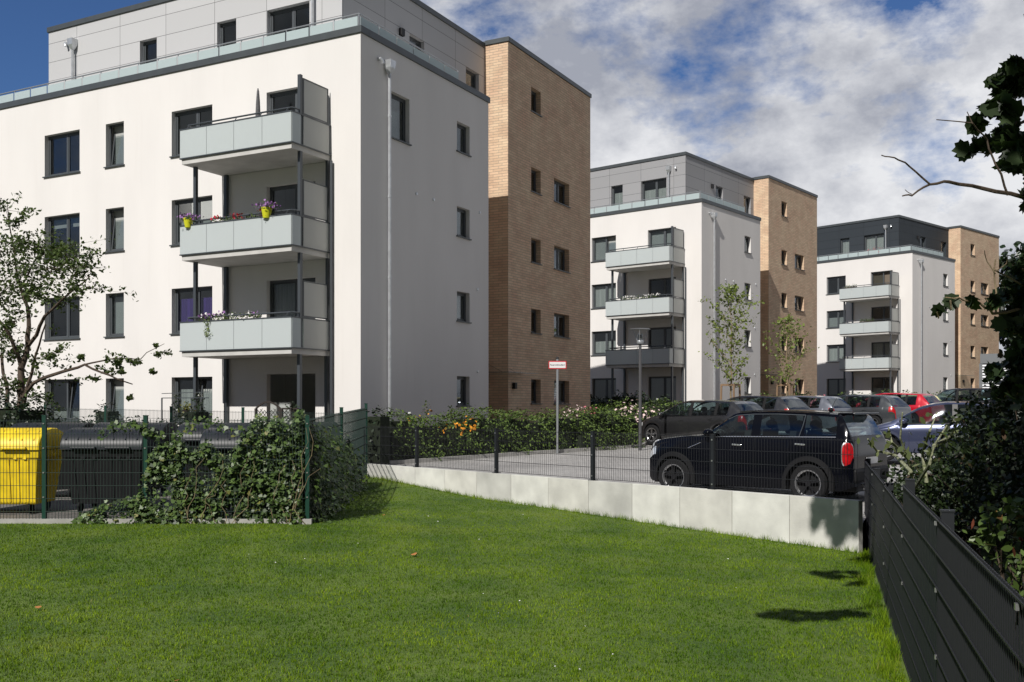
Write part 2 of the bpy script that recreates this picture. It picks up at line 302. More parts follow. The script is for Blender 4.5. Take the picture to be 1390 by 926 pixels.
# ------------------------------------------------------------------ buildings
def wall(mb, mode, c, a0, a1, z0, z1, holes=(), dep=0.17):
    """flat wall with real openings and reveals. mode 'f': faces -y at y=c; 's': faces +x at x=c"""
    def P(a, z, d): return (a, c + d, z) if mode == 'f' else (c - d, a, z)
    A = sorted({a0, a1, *[h[0] for h in holes], *[h[1] for h in holes]}); Zs = sorted({z0, z1, *[h[2] for h in holes], *[h[3] for h in holes]})
    for i in range(len(A) - 1):
        for j in range(len(Zs) - 1):
            am, zm = (A[i] + A[i+1]) / 2, (Zs[j] + Zs[j+1]) / 2
            if any(h[0] < am < h[1] and h[2] < zm < h[3] for h in holes): continue
            q = [(A[i], Zs[j]), (A[i+1], Zs[j]), (A[i+1], Zs[j+1]), (A[i], Zs[j+1])]
            mb.quad([P(a, z, 0) for a, z in q], q)
    for (b0, b1, y0, y1) in holes:
        mb.quad([P(b0, y0, 0), P(b0, y0, dep), P(b0, y1, dep), P(b0, y1, 0)][::-1], [(b0, y0), (b0 + dep, y0), (b0 + dep, y1), (b0, y1)][::-1])
        mb.quad([P(b1, y0, 0), P(b1, y0, dep), P(b1, y1, dep), P(b1, y1, 0)], [(b1, y0), (b1 + dep, y0), (b1 + dep, y1), (b1, y1)])
        mb.quad([P(b0, y1, 0), P(b1, y1, 0), P(b1, y1, dep), P(b0, y1, dep)], [(b0, y1), (b1, y1), (b1, y1 + dep), (b0, y1 + dep)])
        mb.quad([P(b0, y0, 0), P(b1, y0, 0), P(b1, y0, dep), P(b0, y0, dep)][::-1], [(b0, y0), (b1, y0), (b1, y0 + dep), (b0, y0 + dep)][::-1])
def rectframe(mb, x0, x1, z0, z1, w, y0, y1):
    mb.box(x0, x1, y0, y1, z1 - w, z1); mb.box(x0, x1, y0, y1, z0, z0 + w)
    mb.box(x0, x0 + w, y0, y1, z0 + w, z1 - w); mb.box(x1 - w, x1, y0, y1, z0 + w, z1 - w)
WC = {}
def wmesh(key, fn):
    if key not in WC: WC[key] = fn()
    return WC[key]
def inst(name, src, parent, loc=(0, 0, 0), rot=(0, 0, 0)):
    if src.name not in USED: USED.add(src.name); o = src
    else: o = src.copy(); C.objects.link(o)
    o.name = name; o.parent = parent; o.location = loc; o.rotation_euler = rot; return o
USED = set()
def window(parent, mode, c, a0, a1, z0, z1, kind='double', blind=None, tilt=False, sill=True, dep=0.17, name='window'):
    w, h = a1 - a0, z1 - z0; w = round(w, 3); h = round(h, 3)
    split = kind in ('double', 'door')
    def mkframe():
        mb = MB(); rectframe(mb, 0, w, 0, h, 0.055, 0, 0.07)
        if split: mb.box(w * .56 - .02, w * .56 + .02, 0.002, 0.066, .055, h - .055)
        return mb.build('window', 'frame')
    fr = inst(name, wmesh(('fr', w, h, kind), mkframe), parent)
    if mode == 'f': fr.location = (a0, c + dep - 0.02, z0); fr.rotation_euler = (0, 0, 0)
    else: fr.location = (c - dep + 0.02, a0, z0); fr.rotation_euler = (0, 0, R(90))
    cells = [(0.06, w * .56 - .022), (w * .56 + .022, w - .06)] if split else [(0.06, w - .06)]
    for i, (x0, x1) in enumerate(cells):
        ww, hh = x1 - x0, h - .12
        def mksash():
            mb = MB(); rectframe(mb, 0, ww, 0, hh, 0.05, 0, 0.05); return mb.build('sash', 'frame')
        s = inst('sash', wmesh(('s', round(ww, 3), round(hh, 3)), mksash), fr, (x0, 0.012, .06))
        if tilt and i == len(cells) - 1: s.rotation_euler = (R(-7), 0, 0)
        def mkp():
            mb = MB(); mb.box(.05, ww - .05, .02, .026, .05, hh - .05); return mb.build('pane', 'glass')
        p = inst('pane', wmesh(('p', round(ww, 3), round(hh, 3)), mkp), fr, (x0, 0.012, .06))
        if tilt and i == len(cells) - 1: p.rotation_euler = (R(-7), 0, 0)
    if sill:
        def mksill():
            mb = MB(); mb.box(-.05, w + .05, -dep - .04, .0, -.035, 0.0); return mb.build('sill', 'coping')
        inst('sill', wmesh(('sill', w, dep), mksill), fr, (0, 0, 0.004))
    if blind:
        m, f0, f1 = blind       # material, from, to (fractions of height)
        def mkb():
            mb = MB(); n = max(6, int(w / .05)); zz0, zz1 = h * f0 + .02, h * f1 - .02
            for k in range(n):
                xa, xb = w * k / n + .0, w * (k + 1) / n; d0, d1 = (.02 if k % 2 else -.02), (-.02 if k % 2 else .02)
                if m in ('blind', 'brownb'): d0 = d1 = 0
                mb.quad([(xa, .16 + d0, zz0), (xb, .16 + d1, zz0), (xb, .16 + d1, zz1), (xa, .16 + d0, zz1)])
            return mb.build('curtain', m)
        inst('curtain', wmesh(('b', w, h, m, f0, f1), mkb), fr)
    else:
        def mkr():
            mb = MB(); mb.box(-.02, w + .02, .5, .52, -.1, h + .1); return mb.build('interior', 'dark')
    return fr
def hopper_pipe(parent, mode, c, a, zt, zb, elbow=-1):
    mb = MB(); r = .048
    def P(da, z, d): return (a + da, c - d, z) if mode == 'f' else (c + d, a + da, z)
    mb.tube([P(0, zt - .3, .12), P(0, zb, .12)], r, 10)
    for z in np.arange(zb + 1.0, zt - .5, 2.4): mb.tube([P(0, z - .03, .12), P(0, z + .03, .12)], r + .012, 10)
    o = mb.build('downpipe', 'zinc', parent, smooth=True)
    hb = MB(); p = [P(sx * s, z, .12 + sy * s) for z, s in ((zt - .38, .05), (zt - .22, .12), (zt, .14)) for sx, sy in ((-1, -1), (1, -1), (1, 1), (-1, 1))]
    i = 0; hb.v += p
    for k in range(2):
        for j in range(4): hb.f.append((k*4+j, k*4+(j+1) % 4, (k+1)*4+(j+1) % 4, (k+1)*4+j)); hb.uv += [(0, 0)] * 4
    hb.f.append((8, 9, 10, 11)); hb.uv += [(0, 0)] * 4; hb.f.append((3, 2, 1, 0)); hb.uv += [(0, 0)] * 4
    hb.build('hopper', 'zinc', o)
    eb = MB(); q = elbow * .42; eb.tube([P(q, zt - .06, -.02), P(q, zt - .06, .1), P(q + .04, zt - .12, .13), P(q + .06, zt - .2, .14)], .05, 10)
    eb.build('overflow_spout', 'zinc', o, smooth=True)
    return o
def balcony(parent, k, opts):
    zt = k * 2.85 - .23; x0, x1 = -5.26, -1.10; d = 1.7
    mb = MB(); mb.box(x0, x1, -d, -.0, zt - .2, zt); mb.box(x0 - .0, x1, -.02, .0, zt - .2, zt - .199)
    o = mb.build('balcony', 'slab', parent, bevel=.012)
    g0, g1 = zt - .02, zt + .80
    # four frosted front panels, one at each end
    for i in range(4):
        xa = x0 - .03 + (x1 - x0 + .06) * i / 4; xb = x0 - .03 + (x1 - x0 + .06) * (i + 1) / 4
        MB().box(xa + .006, xb - .006, -d - .045, -d - .033, g0, g1).build('glass_panel', 'frost', o)
    MB().box(x0 - .045, x0 - .033, -d - .03, -.05, g0, g1).build('glass_panel', 'frost', o)
    MB().box(x1 + .033, x1 + .045, -d - .03, -1.36, g0, g1).build('glass_panel', 'frost', o)
    MB().box(x1 + .033, x1 + .045, -1.24, -.1, g0, g1).build('glass_panel', 'frostw', o)
    rb = MB()
    for za, zb in ((g0 - .03, g0), (g1, g1 + .035)):
        rb.box(x0 - .05, x1 + .05, -d - .055, -d - .02, za, zb); rb.box(x0 - .055, x0 - .02, -d - .02, 0, za, zb); rb.box(x1 + .02, x1 + .055, -d - .02, 0, za, zb)
    for i in range(5):
        xa = x0 + (x1 - x0) * i / 4; rb.box(xa - .012, xa + .012, -d - .03, -d - .008, zt, g1)
    rb.build('glazing_rail', 'post', o)
    hr = MB(); hr.tube([(x0 + .1, -.02, zt + .96), (x0 + .1, -d + .16, zt + .96), (x0 + .16, -d + .09, zt + .96), (x1 - .1, -d + .09, zt + .96), (x1 - .02, -d + .2, zt + .96), (x1 - .02, -1.3, zt + .96)], .026, 8)
    for xx in np.linspace(x0 + .2, x1 - .2, 5): hr.tube([(xx, -d + .09, zt + .96), (xx, -d + .0, zt + .84)], .012, 6)
    hr.build('handrail', 'post', o, smooth=True)
    # privacy screen on the right side
    sc = MB(); rectframe(sc, 0, 1.12, 0, 1.02, .035, 0, .03); f = sc.build('screen_frame', 'post', o, loc=(x1 + .02, -1.22, zt + .86)); f.rotation_euler = (0, 0, R(90))
    MB().box(x1 + .0, x1 + .01, -1.18, -.14, zt + .895, zt + 1.845).build('privacy_screen', 'frostw', o)
    ps = MB(); w = .05
    ps.box(x1 - .08, x1 + .02, -1.35, -1.25, zt, zt + (1.95 if k == 3 else 2.65)); ps.build('post', 'post', o)
    MB().box(x1 - .07, x1 + .01, -.12, -.04, zt, zt + (1.7 if k == 3 else 2.65)).build('post', 'post', o)
    if k < 3:
        MB().box(x0 + .1, x0 + .2, -1.35, -1.25, zt, zt + 2.65).build('post', 'post', o)
        MB().box(x0 + .16, x0 + .26, -.14, -.04, zt, zt + 2.65).build('post', 'post', o)
    return o
FH = 1.45
def building(nr, X, Z, beta, z0, clad, label, blinds, full=True):
    b = thing('apartment_building', label, 'apartment block', (X, Z, E + z0), -R(beta), 'white and brick apartment blocks along the car park')
    XE = -17.65
    fcols = [(-7.475, -5.717)]
    if full: fcols += [(-13.616, -11.816), (-10.529, -9.664)]
    doors = (-3.506, -1.638)
    holes = []; wins = []
    for k in range(4):
        zt = 1.885 + 2.85 * k
        for ci, (a, c) in enumerate(fcols):
            holes.append((a, c, zt - FH, zt)); wins.append(('f', 0, a, c, zt - FH, zt, 'single' if ci == 2 else 'double', (ci, k)))
        holes.append((doors[0], doors[1], 2.85 * k - .2, zt + .04)); wins.append(('f', 0, doors[0], doors[1], 2.85 * k - .2, zt + .04, 'door', (9, k)))
    sh = []
    for k in range(4):
        zt = 1.965 + 2.85 * k; sh.append((5.373, 6.22, zt - 1.0, zt)); wins.append(('s', 0, 5.373, 6.22, zt - 1.0, zt, 'single', (5, k)))
    if nr == 1: sh.append((1.45, 2.52, 9.05, 10.45)); wins.append(('s', 0, 1.45, 2.52, 9.05, 10.45, 'single', (6, 0)))
    mb = MB(); wall(mb, 'f', 0, XE, 0, -1.6, 11.69, holes); wall(mb, 's', 0, 0, 7.546, -1.6, 11.69, sh)
    mb.quad([(0, 7.546, -1.6), (-1.985, 7.546, -1.6), (-1.985, 7.546, 11.69), (0, 7.546, 11.69)]); mb.quad([(XE, 0, -1.6), (XE, 0, 11.69), (XE, 10.8, 11.69), (XE, 10.8, -1.6)])
    mb.quad([(XE, 10.8, -1.6), (XE, 10.8, 11.69), (-1.9, 10.8, 11.69), (-1.9, 10.8, -1.6)])
    mb.quad([(XE, 0, 11.62), (0, 0, 11.62), (0, 7.546, 11.62), (XE, 7.546, 11.62)])
    mb.build('rendered_wall', 'stucco', b)
    # little vents in the gable
    for v, z in ((2.9, 7.6), (3.9, 7.6), (6.9, 7.7), (6.75, 5.0), (6.75, 2.15)):
        vb = MB(); vb.lathe([(.001, .035), (.045, .03), (.05, 0)], 10, (0, v, z), axis='x'); vb.build('vent', 'zinc', b)
    cb = MB(); cb.box(XE - .05, .05, -.05, .34, 11.693, 11.893); cb.box(-.34, .05, .34, 7.596, 11.693, 11.893); cb.box(XE - .05, XE + .34, .34, 7.596, 11.693, 11.893)
    cb.box(-1.98, -.34, 7.26, 7.596, 11.693, 11.893)
    cb.build('parapet_coping', 'coping', b, bevel=.008)
    # penthouse
    ph = []; PW = []
    for a, c, zb_ in ((-5.02, -3.27, 12.0), (-7.2, -6.35, 12.44), (-10.85, -10.02, 12.44)):
        ph.append((a, c, zb_, 13.845)); wins.append(('f', 1.727, a, c, zb_, 13.845, 'door' if a > -6 else 'single', (7, 0)))
    ps = [(5.5, 6.45, 12.85, 13.845), (9.35, 10.35, 11.9, 13.845)]
    for q in ps: wins.append(('s', -1.985, *q, 'single', (8, 0)))
    mb = MB(); wall(mb, 'f', 1.727, -15.67, -1.985, 11.62, 14.98, ph); wall(mb, 's', -1.985, 1.727, 10.79, 11.62, 14.98, ps)
    mb.quad([(-15.67, 1.727, 11.62), (-15.67, 1.727, 14.98), (-15.67, 10.8, 14.98), (-15.67, 10.8, 11.62)]); mb.quad([(-15.67, 10.8, 11.62), (-15.67, 10.8, 14.98), (-1.985, 10.8, 14.98), (-1.985, 10.8, 11.62)])
    mb.quad([(-15.67, 1.727, 14.9), (-1.985, 1.727, 14.9), (-1.985, 10.8, 14.9), (-15.67, 10.8, 14.9)])
    mb.build('top_floor', clad, b)
    cb = MB(); cb.box(-15.72, -1.935, 1.677, 10.79, 14.983, 15.168); cb.build('roof_edge', 'coping', b, bevel=.008)
    # brick wing
    bh = []
    for k in range(5):
        zt = (2.04 + 2.87 * k) if k < 4 else 13.9
        bh.append((12.78, 13.66, zt - .99, zt)); wins.append(('s', -.936, 12.78, 13.66, zt - .99, zt, 'single', (10, k)))
        if k < 4: bh.append((14.95, 16.5, zt - 1.0, zt)); wins.append(('s', -.936, 14.95, 16.5, zt - 1.0, zt, 'double', (11, k)))
    mb = MB(); wall(mb, 's', -.936, 10.79, 18.83, -1.6, 15.08, bh, dep=.24); wall(mb, 'f', 10.79, -1.985, -.936, -1.6, 15.08)
    wall(mb, 's', -1.985, 7.546, 10.79, -1.6, 11.69)
    mb.quad([(-12, 18.83, -1.6), (-12, 18.83, 15.08), (-.936, 18.83, 15.08), (-.936, 18.83, -1.6)], [(-12, -1.6), (-12, 15), (-1, 15), (-1, -1.6)]); mb.quad([(-12, 10.79, -1.6), (-12, 10.79, 15.08), (-12, 18.83, 15.08), (-12, 18.83, -1.6)])
    mb.quad([(-12, 10.79, 15.0), (-.936, 10.79, 15.0), (-.936, 18.83, 15.0), (-12, 18.83, 15.0)])
    mb.build('brick_stair_wing', 'brick', b)
    cb = MB(); cb.box(-12, -.886, 10.792, 18.88, 15.083, 15.263); cb.box(-1.93, -.886, 10.74, 10.792, 15.083, 15.263); cb.build('wing_coping', 'coping', b, bevel=.008)
    lm = MB(); lm.box(-.93, -.80, 11.12, 11.30, 1.62, 1.86); lm.build('wall_lamp', 'black', b, bevel=.01)
    cn = MB(); cn.box(-1.98, -.2, 9.4, 11.9, 2.22, 2.235)
    for v in (9.7, 10.9): cn.bar((-1.95, v, 2.9), (-.6, v, 2.24), .02)
    cn.build('entrance_canopy', 'glass', b)
    lm = MB(); lm.box(-1.98, -1.86, 4.85, 5.05, 13.55, 13.8); lm.build('wall_lamp', 'black', b, bevel=.01)
    # windows
    for (mode, c, a0, a1, z0_, z1_, kind, key) in wins:
        dep = .24 if c == -.936 else .17
        fr = window(b, mode, c, a0, a1, z0_, z1_, kind, blinds.get(key), tilt=(key in blinds.get('tilt', ())), sill=kind != 'door' or c != 0, dep=dep, name='balcony_door' if (kind == 'door' and c == 0) else 'window')
    # terrace railing on the parapet
    rl = MB(); r0 = .2; zr = 12.34
    rl.tube([(XE + .2, r0, zr), (-r0, r0, zr)], .022, 6); rl.tube([(-r0, r0, zr), (-r0, 5.7, zr)], .022, 6)
    fx = list(np.arange(-r0, XE + .1, -.9)); sv = list(np.arange(r0, 5.8, .93))
    for x in fx: rl.bar((x, r0, 11.89), (x, r0, zr), .03, .02)
    for v in sv[1:]: rl.bar((-r0, v, 11.89), (-r0, v, zr), .03, .02)
    ro = rl.build('terrace_railing', 'alu', b, smooth=False)
    for i in range(len(fx) - 1): MB().box(fx[i + 1] + .03, fx[i] - .03, r0 - .035, r0 - .025, 11.92, 12.26).build('terrace_glass', 'frost2', ro)
    for i in range(len(sv) - 1): MB().box(-r0 + .025, -r0 + .035, sv[i] + .03, sv[i + 1] - .03, 11.92, 12.26).build('terrace_glass', 'frost2', ro)
    hopper_pipe(b, 's', 0, 1.28, 11.25, -1.0); hopper_pipe(b, 'f', 1.727, -3.05, 14.45, 11.7, elbow=1)
    if full: hopper_pipe(b, 'f', 1.727, -14.2, 14.45, 11.7)
    # balcony drain pipe
    MB().tube([(-.98, -.09, -1), (-.98, -.09, 8.1)], .04, 8).build('balcony_drain', 'post', b, smooth=True)
    for k in (3, 2, 1): balcony(b, k, None)
    for x, y in ((-5.11, -1.3), (-1.15, -1.3), (-5.05, -.09), (-1.15, -.09)): MB().box(x - .05, x + .05, y - .05, y + .05, -1.2, 2.42).build('balcony_post', 'post', b)
    return b
BL1 = {(0, 3): None, (0, 2): ('blind', .72, 1), (2, 2): ('blind', 0, .96), (2, 1): ('blind', 0, 1), (2, 3): ('blind', 0, 1), (1, 1): None, 'tilt': {(2, 3), (2, 2), (2, 0), (1, 0)},
 (9, 1): ('curtain', 0, .97), (9, 0): ('curtain', 0, .97), (5, 1): ('curtain', 0, 1), (5, 3): ('blind', 0, 1), (6, 0): ('blind', 0, .7), (10, 2): None, (11, 3): None, (7, 0): ('curtain', 0, .9)}
# column keys of the front: 0 = beside the balconies, 1 = wide column further left, 2 = narrow tilted column
BL1 = {(0, 1): ('purple', 0, .8), (0, 0): ('curtain', .2, .75), (0, 2): ('blind', 0, .55), (1, 2): ('blind', .72, 1), (2, 3): ('blind', 0, 1), (2, 2): ('blind', 0, 1), (2, 1): ('blind', 0, 1), (2, 0): ('blind', 0, 1), (1, 0): ('curtain', 0, .25),
 (9, 1): ('curtain', 0, .97), (9, 0): ('curtain', 0, .97), (5, 1): ('curtain', 0, 1), (5, 3): ('blind', 0, 1), (5, 2): ('curtain', 0, 1), (6, 0): ('blind', 0, .72), (11, 2): ('curtain', 0, 1), (11, 0): ('curtain', 0, 1), 'tilt': {(2, 3), (2, 2), (2, 0), (1, 0), (0, 0)}}
BL2 = {(0, 3): ('blind', 0, 1), (0, 2): ('curtain', 0, .95), (0, 1): ('curtain', .1, .6), (9, 3): ('blind', 0, 1), (7, 0): ('curtain', 0, .72), (5, 3): ('curtain', 0, 1), (11, 2): ('curtain', 0, 1), 'tilt': {(0, 3)}}
BL3 = {(0, 2): ('blind', 0, .62), (0, 1): ('curtain', 0, .8), (9, 3): ('brownb', 0, 1), (9, 1): ('curtain', 0, 1), (9, 0): ('curtain', 0, .6), (7, 0): ('curtain', 0, 1), (11, 1): ('curtain', 0, 1), 'tilt': {(9, 3)}}
BP = {1: (-4.347, 28.587, 27.757, -1.0), 2: (10.655, 55.947, 39.089, -.282), 3: (31.553, 78.445, 47.853, .31)}
B1 = building(1, *BP[1], 'clad_light', 'nearest white rendered apartment block with pale grey set-back top floor and brown brick wing', BL1)
B2 = building(2, *BP[2], 'clad_mid', 'middle apartment block, white rendered with a mid grey set-back top floor', BL2, full=False)
B3 = building(3, *BP[3], 'clad_dark', 'farthest apartment block, white rendered with a charcoal black set-back top floor', BL3, full=False)
def bloc(n, u, v, z):
    X, Z, be, z0 = BP[n]; t = R(be)
    return Vector((X - math.cos(t) * u + math.sin(t) * v, Z + math.sin(t) * u + math.cos(t) * v, E + z0 + z))
# ------------------------------------------------------------------ ground
def sm(a, b, x): t = min(1, max(0, (x - a) / (b - a))); return t * t * (3 - 2 * t)
def zl(x, y):   # lawn
    return E - 1.97 - .025 * max(x, -3.8) + .012 * (y - 12) + .012 * math.sin(x * .9 + 1) * math.cos(y * .7) + (.12 * sm(19, 22.5, y))
def zp(y): return E - 1.63 + .019 * (y - 17.5)
P1 = Vector((-3.28, 22.5)); P2 = Vector((4.83, 13.8)); WD = (P2 - P1).normalized(); WN = Vector((-WD.y, WD.x))   # WN points to the car park
if WN.y < 0: WN = -WN
def xwall(y): return P1.x + (P1.y - y) / (P1.y - P2.y) * (P2.x - P1.x)
def xfence(y): return 3.225 + .31 * (y - 8.2)
def grid(name, rows, m):
    n = len(rows[0]); v = [p for r in rows for p in r]; f = [(i * n + j, i * n + j + 1, (i + 1) * n + j + 1, (i + 1) * n + j) for i in range(len(rows) - 1) for j in range(n - 1)]
    me = bpy.data.meshes.new(name); me.from_pydata(v, [], f); me.update(); return link(name, me, m, smooth='all')
# far ground sheet
rows = []
ys = [-60, -20, -5, 5, 10, 14, 18, 24, 30, 40, 60, 90, 130, 250, 600, 1500]; xs = [-1500, -300, -80, -30, -15, -5, 0, 5, 10, 20, 40, 80, 150, 400, 1500]
for y in ys: rows.append([(x, y, (E - 2.35) if y < 16 else (E - 2.35 + .5 * sm(16, 26, y)) + .019 * min(max(y - 22, 0), 150)) for x in xs])
struct(grid('ground', rows, 'ground'))
# lawn
lm = bpy.data.materials.new('lawn'); lm.use_nodes = True; t = lm.node_tree; bs = t.nodes['Principled BSDF']; bs.inputs['Roughness'].default_value = .9
tcn = t.nodes.new('ShaderNodeTexCoord'); na = t.nodes.new('ShaderNodeTexNoise'); na.inputs['Scale'].default_value = .9; na.inputs['Detail'].default_value = 6; t.links.new(tcn.outputs['Object'], na.inputs[0])
nb = t.nodes.new('ShaderNodeTexNoise'); nb.inputs['Scale'].default_value = 35; nb.inputs['Detail'].default_value = 4; t.links.new(tcn.outputs['Object'], nb.inputs[0])
r1 = t.nodes.new('ShaderNodeValToRGB'); r1.color_ramp.elements[0].position = .35; r1.color_ramp.elements[0].color = (.05, .095, .012, 1); r1.color_ramp.elements[1].position = .68; r1.color_ramp.elements[1].color = (.11, .16, .025, 1)
t.links.new(na.outputs[0], r1.inputs[0]); mxn = t.nodes.new('ShaderNodeMixRGB'); mxn.blend_type = 'OVERLAY'; mxn.inputs[0].default_value = .7; t.links.new(r1.outputs[0], mxn.inputs[1]); t.links.new(nb.outputs[0], mxn.inputs[2]); t.links.new(mxn.outputs[0], bs.inputs['Base Color'])
rows = []
for y in list(np.arange(-4, 15.3, .35)) + [15.42]:
    x1 = min(xfence(y), xwall(y)) + .03; rows.append([(-26 + (x1 + 26) * j / 70, y, zl(-26 + (x1 + 26) * j / 70, y)) for j in range(71)])
struct(grid('lawn', rows, lm))
rows = []
for y in np.arange(15.35, 22.9, .3):
    x0, x1 = -3.14 - .031 * (y - 15.4), xwall(y) + .03
    if x1 < x0 + .05: x1 = x0 + .05
    rows.append([(x0 + (x1 - x0) * j / 20, y, zl(x0 + (x1 - x0) * j / 20, y) + .003) for j in range(21)])
struct(grid('lawn', rows, lm))
# grass blades: nobody could count them
gm = bpy.data.materials.new('grass_blades'); gm.use_nodes = True; t = gm.node_tree; bs = t.nodes['Principled BSDF']; bs.inputs['Roughness'].default_value = .6; bs.inputs['Specular IOR Level'].default_value = .15
ge = t.nodes.new('ShaderNodeNewGeometry'); rr = t.nodes.new('ShaderNodeValToRGB')
rr.color_ramp.elements[0].color = (.035, .095, .002, 1); rr.color_ramp.elements[1].color = (.27, .42, .014, 1); e = rr.color_ramp.elements.new(.95); e.color = (.27, .42, .014, 1); rr.color_ramp.elements[2].color = (.30, .26, .10, 1)
t.links.new(ge.outputs['Random Per Island'], rr.inputs[0])
tcn = t.nodes.new('ShaderNodeTexCoord'); na = t.nodes.new('ShaderNodeTexNoise'); na.inputs['Scale'].default_value = .8; na.inputs['Detail'].default_value = 5; t.links.new(tcn.outputs['Object'], na.inputs[0])
r2 = t.nodes.new('ShaderNodeValToRGB'); r2.color_ramp.elements[0].position = .38; r2.color_ramp.elements[0].color = (.50, .60, .50, 1); r2.color_ramp.elements[1].position = .66; r2.color_ramp.elements[1].color = (1.22, 1.10, 1.0, 1)
t.links.new(na.outputs[0], r2.inputs[0]); mm = t.nodes.new('ShaderNodeMixRGB'); mm.blend_type = 'MULTIPLY'; mm.inputs[0].default_value = 1; t.links.new(rr.outputs[0], mm.inputs[1]); t.links.new(r2.outputs[0], mm.inputs[2])
nd = t.nodes.new('ShaderNodeTexNoise'); nd.inputs['Scale'].default_value = .45; nd.inputs['Detail'].default_value = 7; nd.inputs['Roughness'].default_value = .65; t.links.new(tcn.outputs['Object'], nd.inputs[0])
rd = t.nodes.new('ShaderNodeValToRGB'); rd.color_ramp.elements[0].position = .56; rd.color_ramp.elements[0].color = (0, 0, 0, 1); rd.color_ramp.elements[1].position = .74; rd.color_ramp.elements[1].color = (.4, .4, .4, 1); t.links.new(nd.outputs[0], rd.inputs[0])
md = t.nodes.new('ShaderNodeMixRGB'); t.links.new(rd.outputs[0], md.inputs[0]); t.links.new(mm.outputs[0], md.inputs[1]); md.inputs[2].default_value = (.20, .20, .045, 1); mm = md
t.links.new(mm.outputs[0], bs.inputs['Base Color'])
tr = t.nodes.new('ShaderNodeBsdfTranslucent'); t.links.new(mm.outputs[0], tr.inputs[0]); ms = t.nodes.new('ShaderNodeMixShader'); ms.inputs[0].default_value = .3
t.links.new(bs.outputs[0], ms.inputs[1]); t.links.new(tr.outputs[0], ms.inputs[2]); t.links.new(ms.outputs[0], t.nodes['Material Output'].inputs[0])
def blades(name, P, h, w, seed=3):
    g = np.random.default_rng(seed); n = len(P); a = g.uniform(0, 2 * np.pi, n); hh = h * g.uniform(.5, 1.25, n) * (.55 + .9 * (np.modf(np.abs(np.sin(np.floor(P[:, 0] * 14) * 12.9898 + np.floor(P[:, 1] * 14) * 78.233) * 43758.5453))[0])); ln = g.uniform(.1, .75, n); la = g.uniform(0, 2 * np.pi, n)
    V = np.zeros((n, 3, 3)); V[:, 0] = P; V[:, 1] = P; V[:, 2] = P
    V[:, 0, 0] -= np.cos(a) * w; V[:, 0, 1] -= np.sin(a) * w; V[:, 1, 0] += np.cos(a) * w; V[:, 1, 1] += np.sin(a) * w
    V[:, 2, 0] += np.cos(la) * hh * ln; V[:, 2, 1] += np.sin(la) * hh * ln; V[:, 2, 2] += hh
    me = bpy.data.meshes.new(name); me.vertices.add(n * 3); me.vertices.foreach_set('co', V.ravel()); me.loops.add(n * 3); me.loops.foreach_set('vertex_index', np.arange(n * 3, dtype=np.int32))
    me.polygons.add(n); me.polygons.foreach_set('loop_start', np.arange(0, n * 3, 3, dtype=np.int32)); me.polygons.foreach_set('loop_total', np.full(n, 3, dtype=np.int32)); me.update(calc_edges=True)
    o = link(name, me, gm); o['kind'] = 'stuff'; return o
g = np.random.default_rng(5); NB = 760000
yy = 6.2 + (g.random(NB) ** 1.35) * 16.6; xl_ = -.56 * yy - .3
def xr_(y): return np.minimum(3.225 + .31 * (y - 8.2), P1.x + (P1.y - y) / (P1.y - P2.y) * (P2.x - P1.x)) - .03
xl2 = np.where(yy > 15.35, -3.14 - .031 * (yy - 15.4), xl_); xr2 = np.maximum(xr_(yy), xl2 + .01)
wid = (xr2 - xl2); keep = g.random(NB) < wid / 13.0; yy, xl2, wid = yy[keep], xl2[keep], wid[keep]; xx = xl2 + wid * g.random(len(yy))
zz = E - 1.97 - .025 * np.maximum(xx, -3.8) + .012 * (yy - 12) + .012 * np.sin(xx * .9 + 1) * np.cos(yy * .7)
tt = np.clip((yy - 19) / 3.5, 0, 1); zz = zz + .12 * tt * tt * (3 - 2 * tt) - .004
blades('grass', np.stack([xx, yy, zz], 1), .025, .0040)
cl_ = g.random((170, 2)); cy = 6.5 + 12 * cl_[:, 0]; cx = -.5 * cy + (xr_(cy) + .5 * cy) * cl_[:, 1]; cx = np.where(np.sin(cx * 1.7) * np.sin(cy * 1.3) > -.1, cx, cx - 0.0)
mk = np.sin(cx * 1.1 + 2) * np.sin(cy * .9) > .1; mk &= (cy < 15.2) | (cx > -2.9); cx, cy = cx[mk], cy[mk]
o = leaves('clover_flowers', [(a, b, zl(a, b) + .03) for a, b in zip(cx, cy)], .017, 'whitef', None, 'blob', up=2, seed=4); o['kind'] = 'stuff'
# taller tufts along the fence and the wall
n = 4200; s = g.random(n); yb = 6.3 + 7.4 * s; xb = 3.225 + .31 * (yb - 8.2) - .03 - np.abs(g.normal(0, .07, n)) - .05 * (np.sin(yb * 5) > .2) * g.random(n) * 3
A = np.stack([xb, yb, np.array([zl(a, b) for a, b in zip(xb, yb)]) - .01], 1)
s = g.random(n) * 12; off = np.abs(g.normal(0, .05, n)) + .02
A2 = np.stack([P1.x + WD.x * s - WN.x * off, P1.y + WD.y * s - WN.y * off, np.zeros(n)], 1); A2[:, 2] = [zl(a, b) - .01 for a, b, _ in A2]
blades('grass', np.concatenate([A, A2]), .085, .0035, 9)
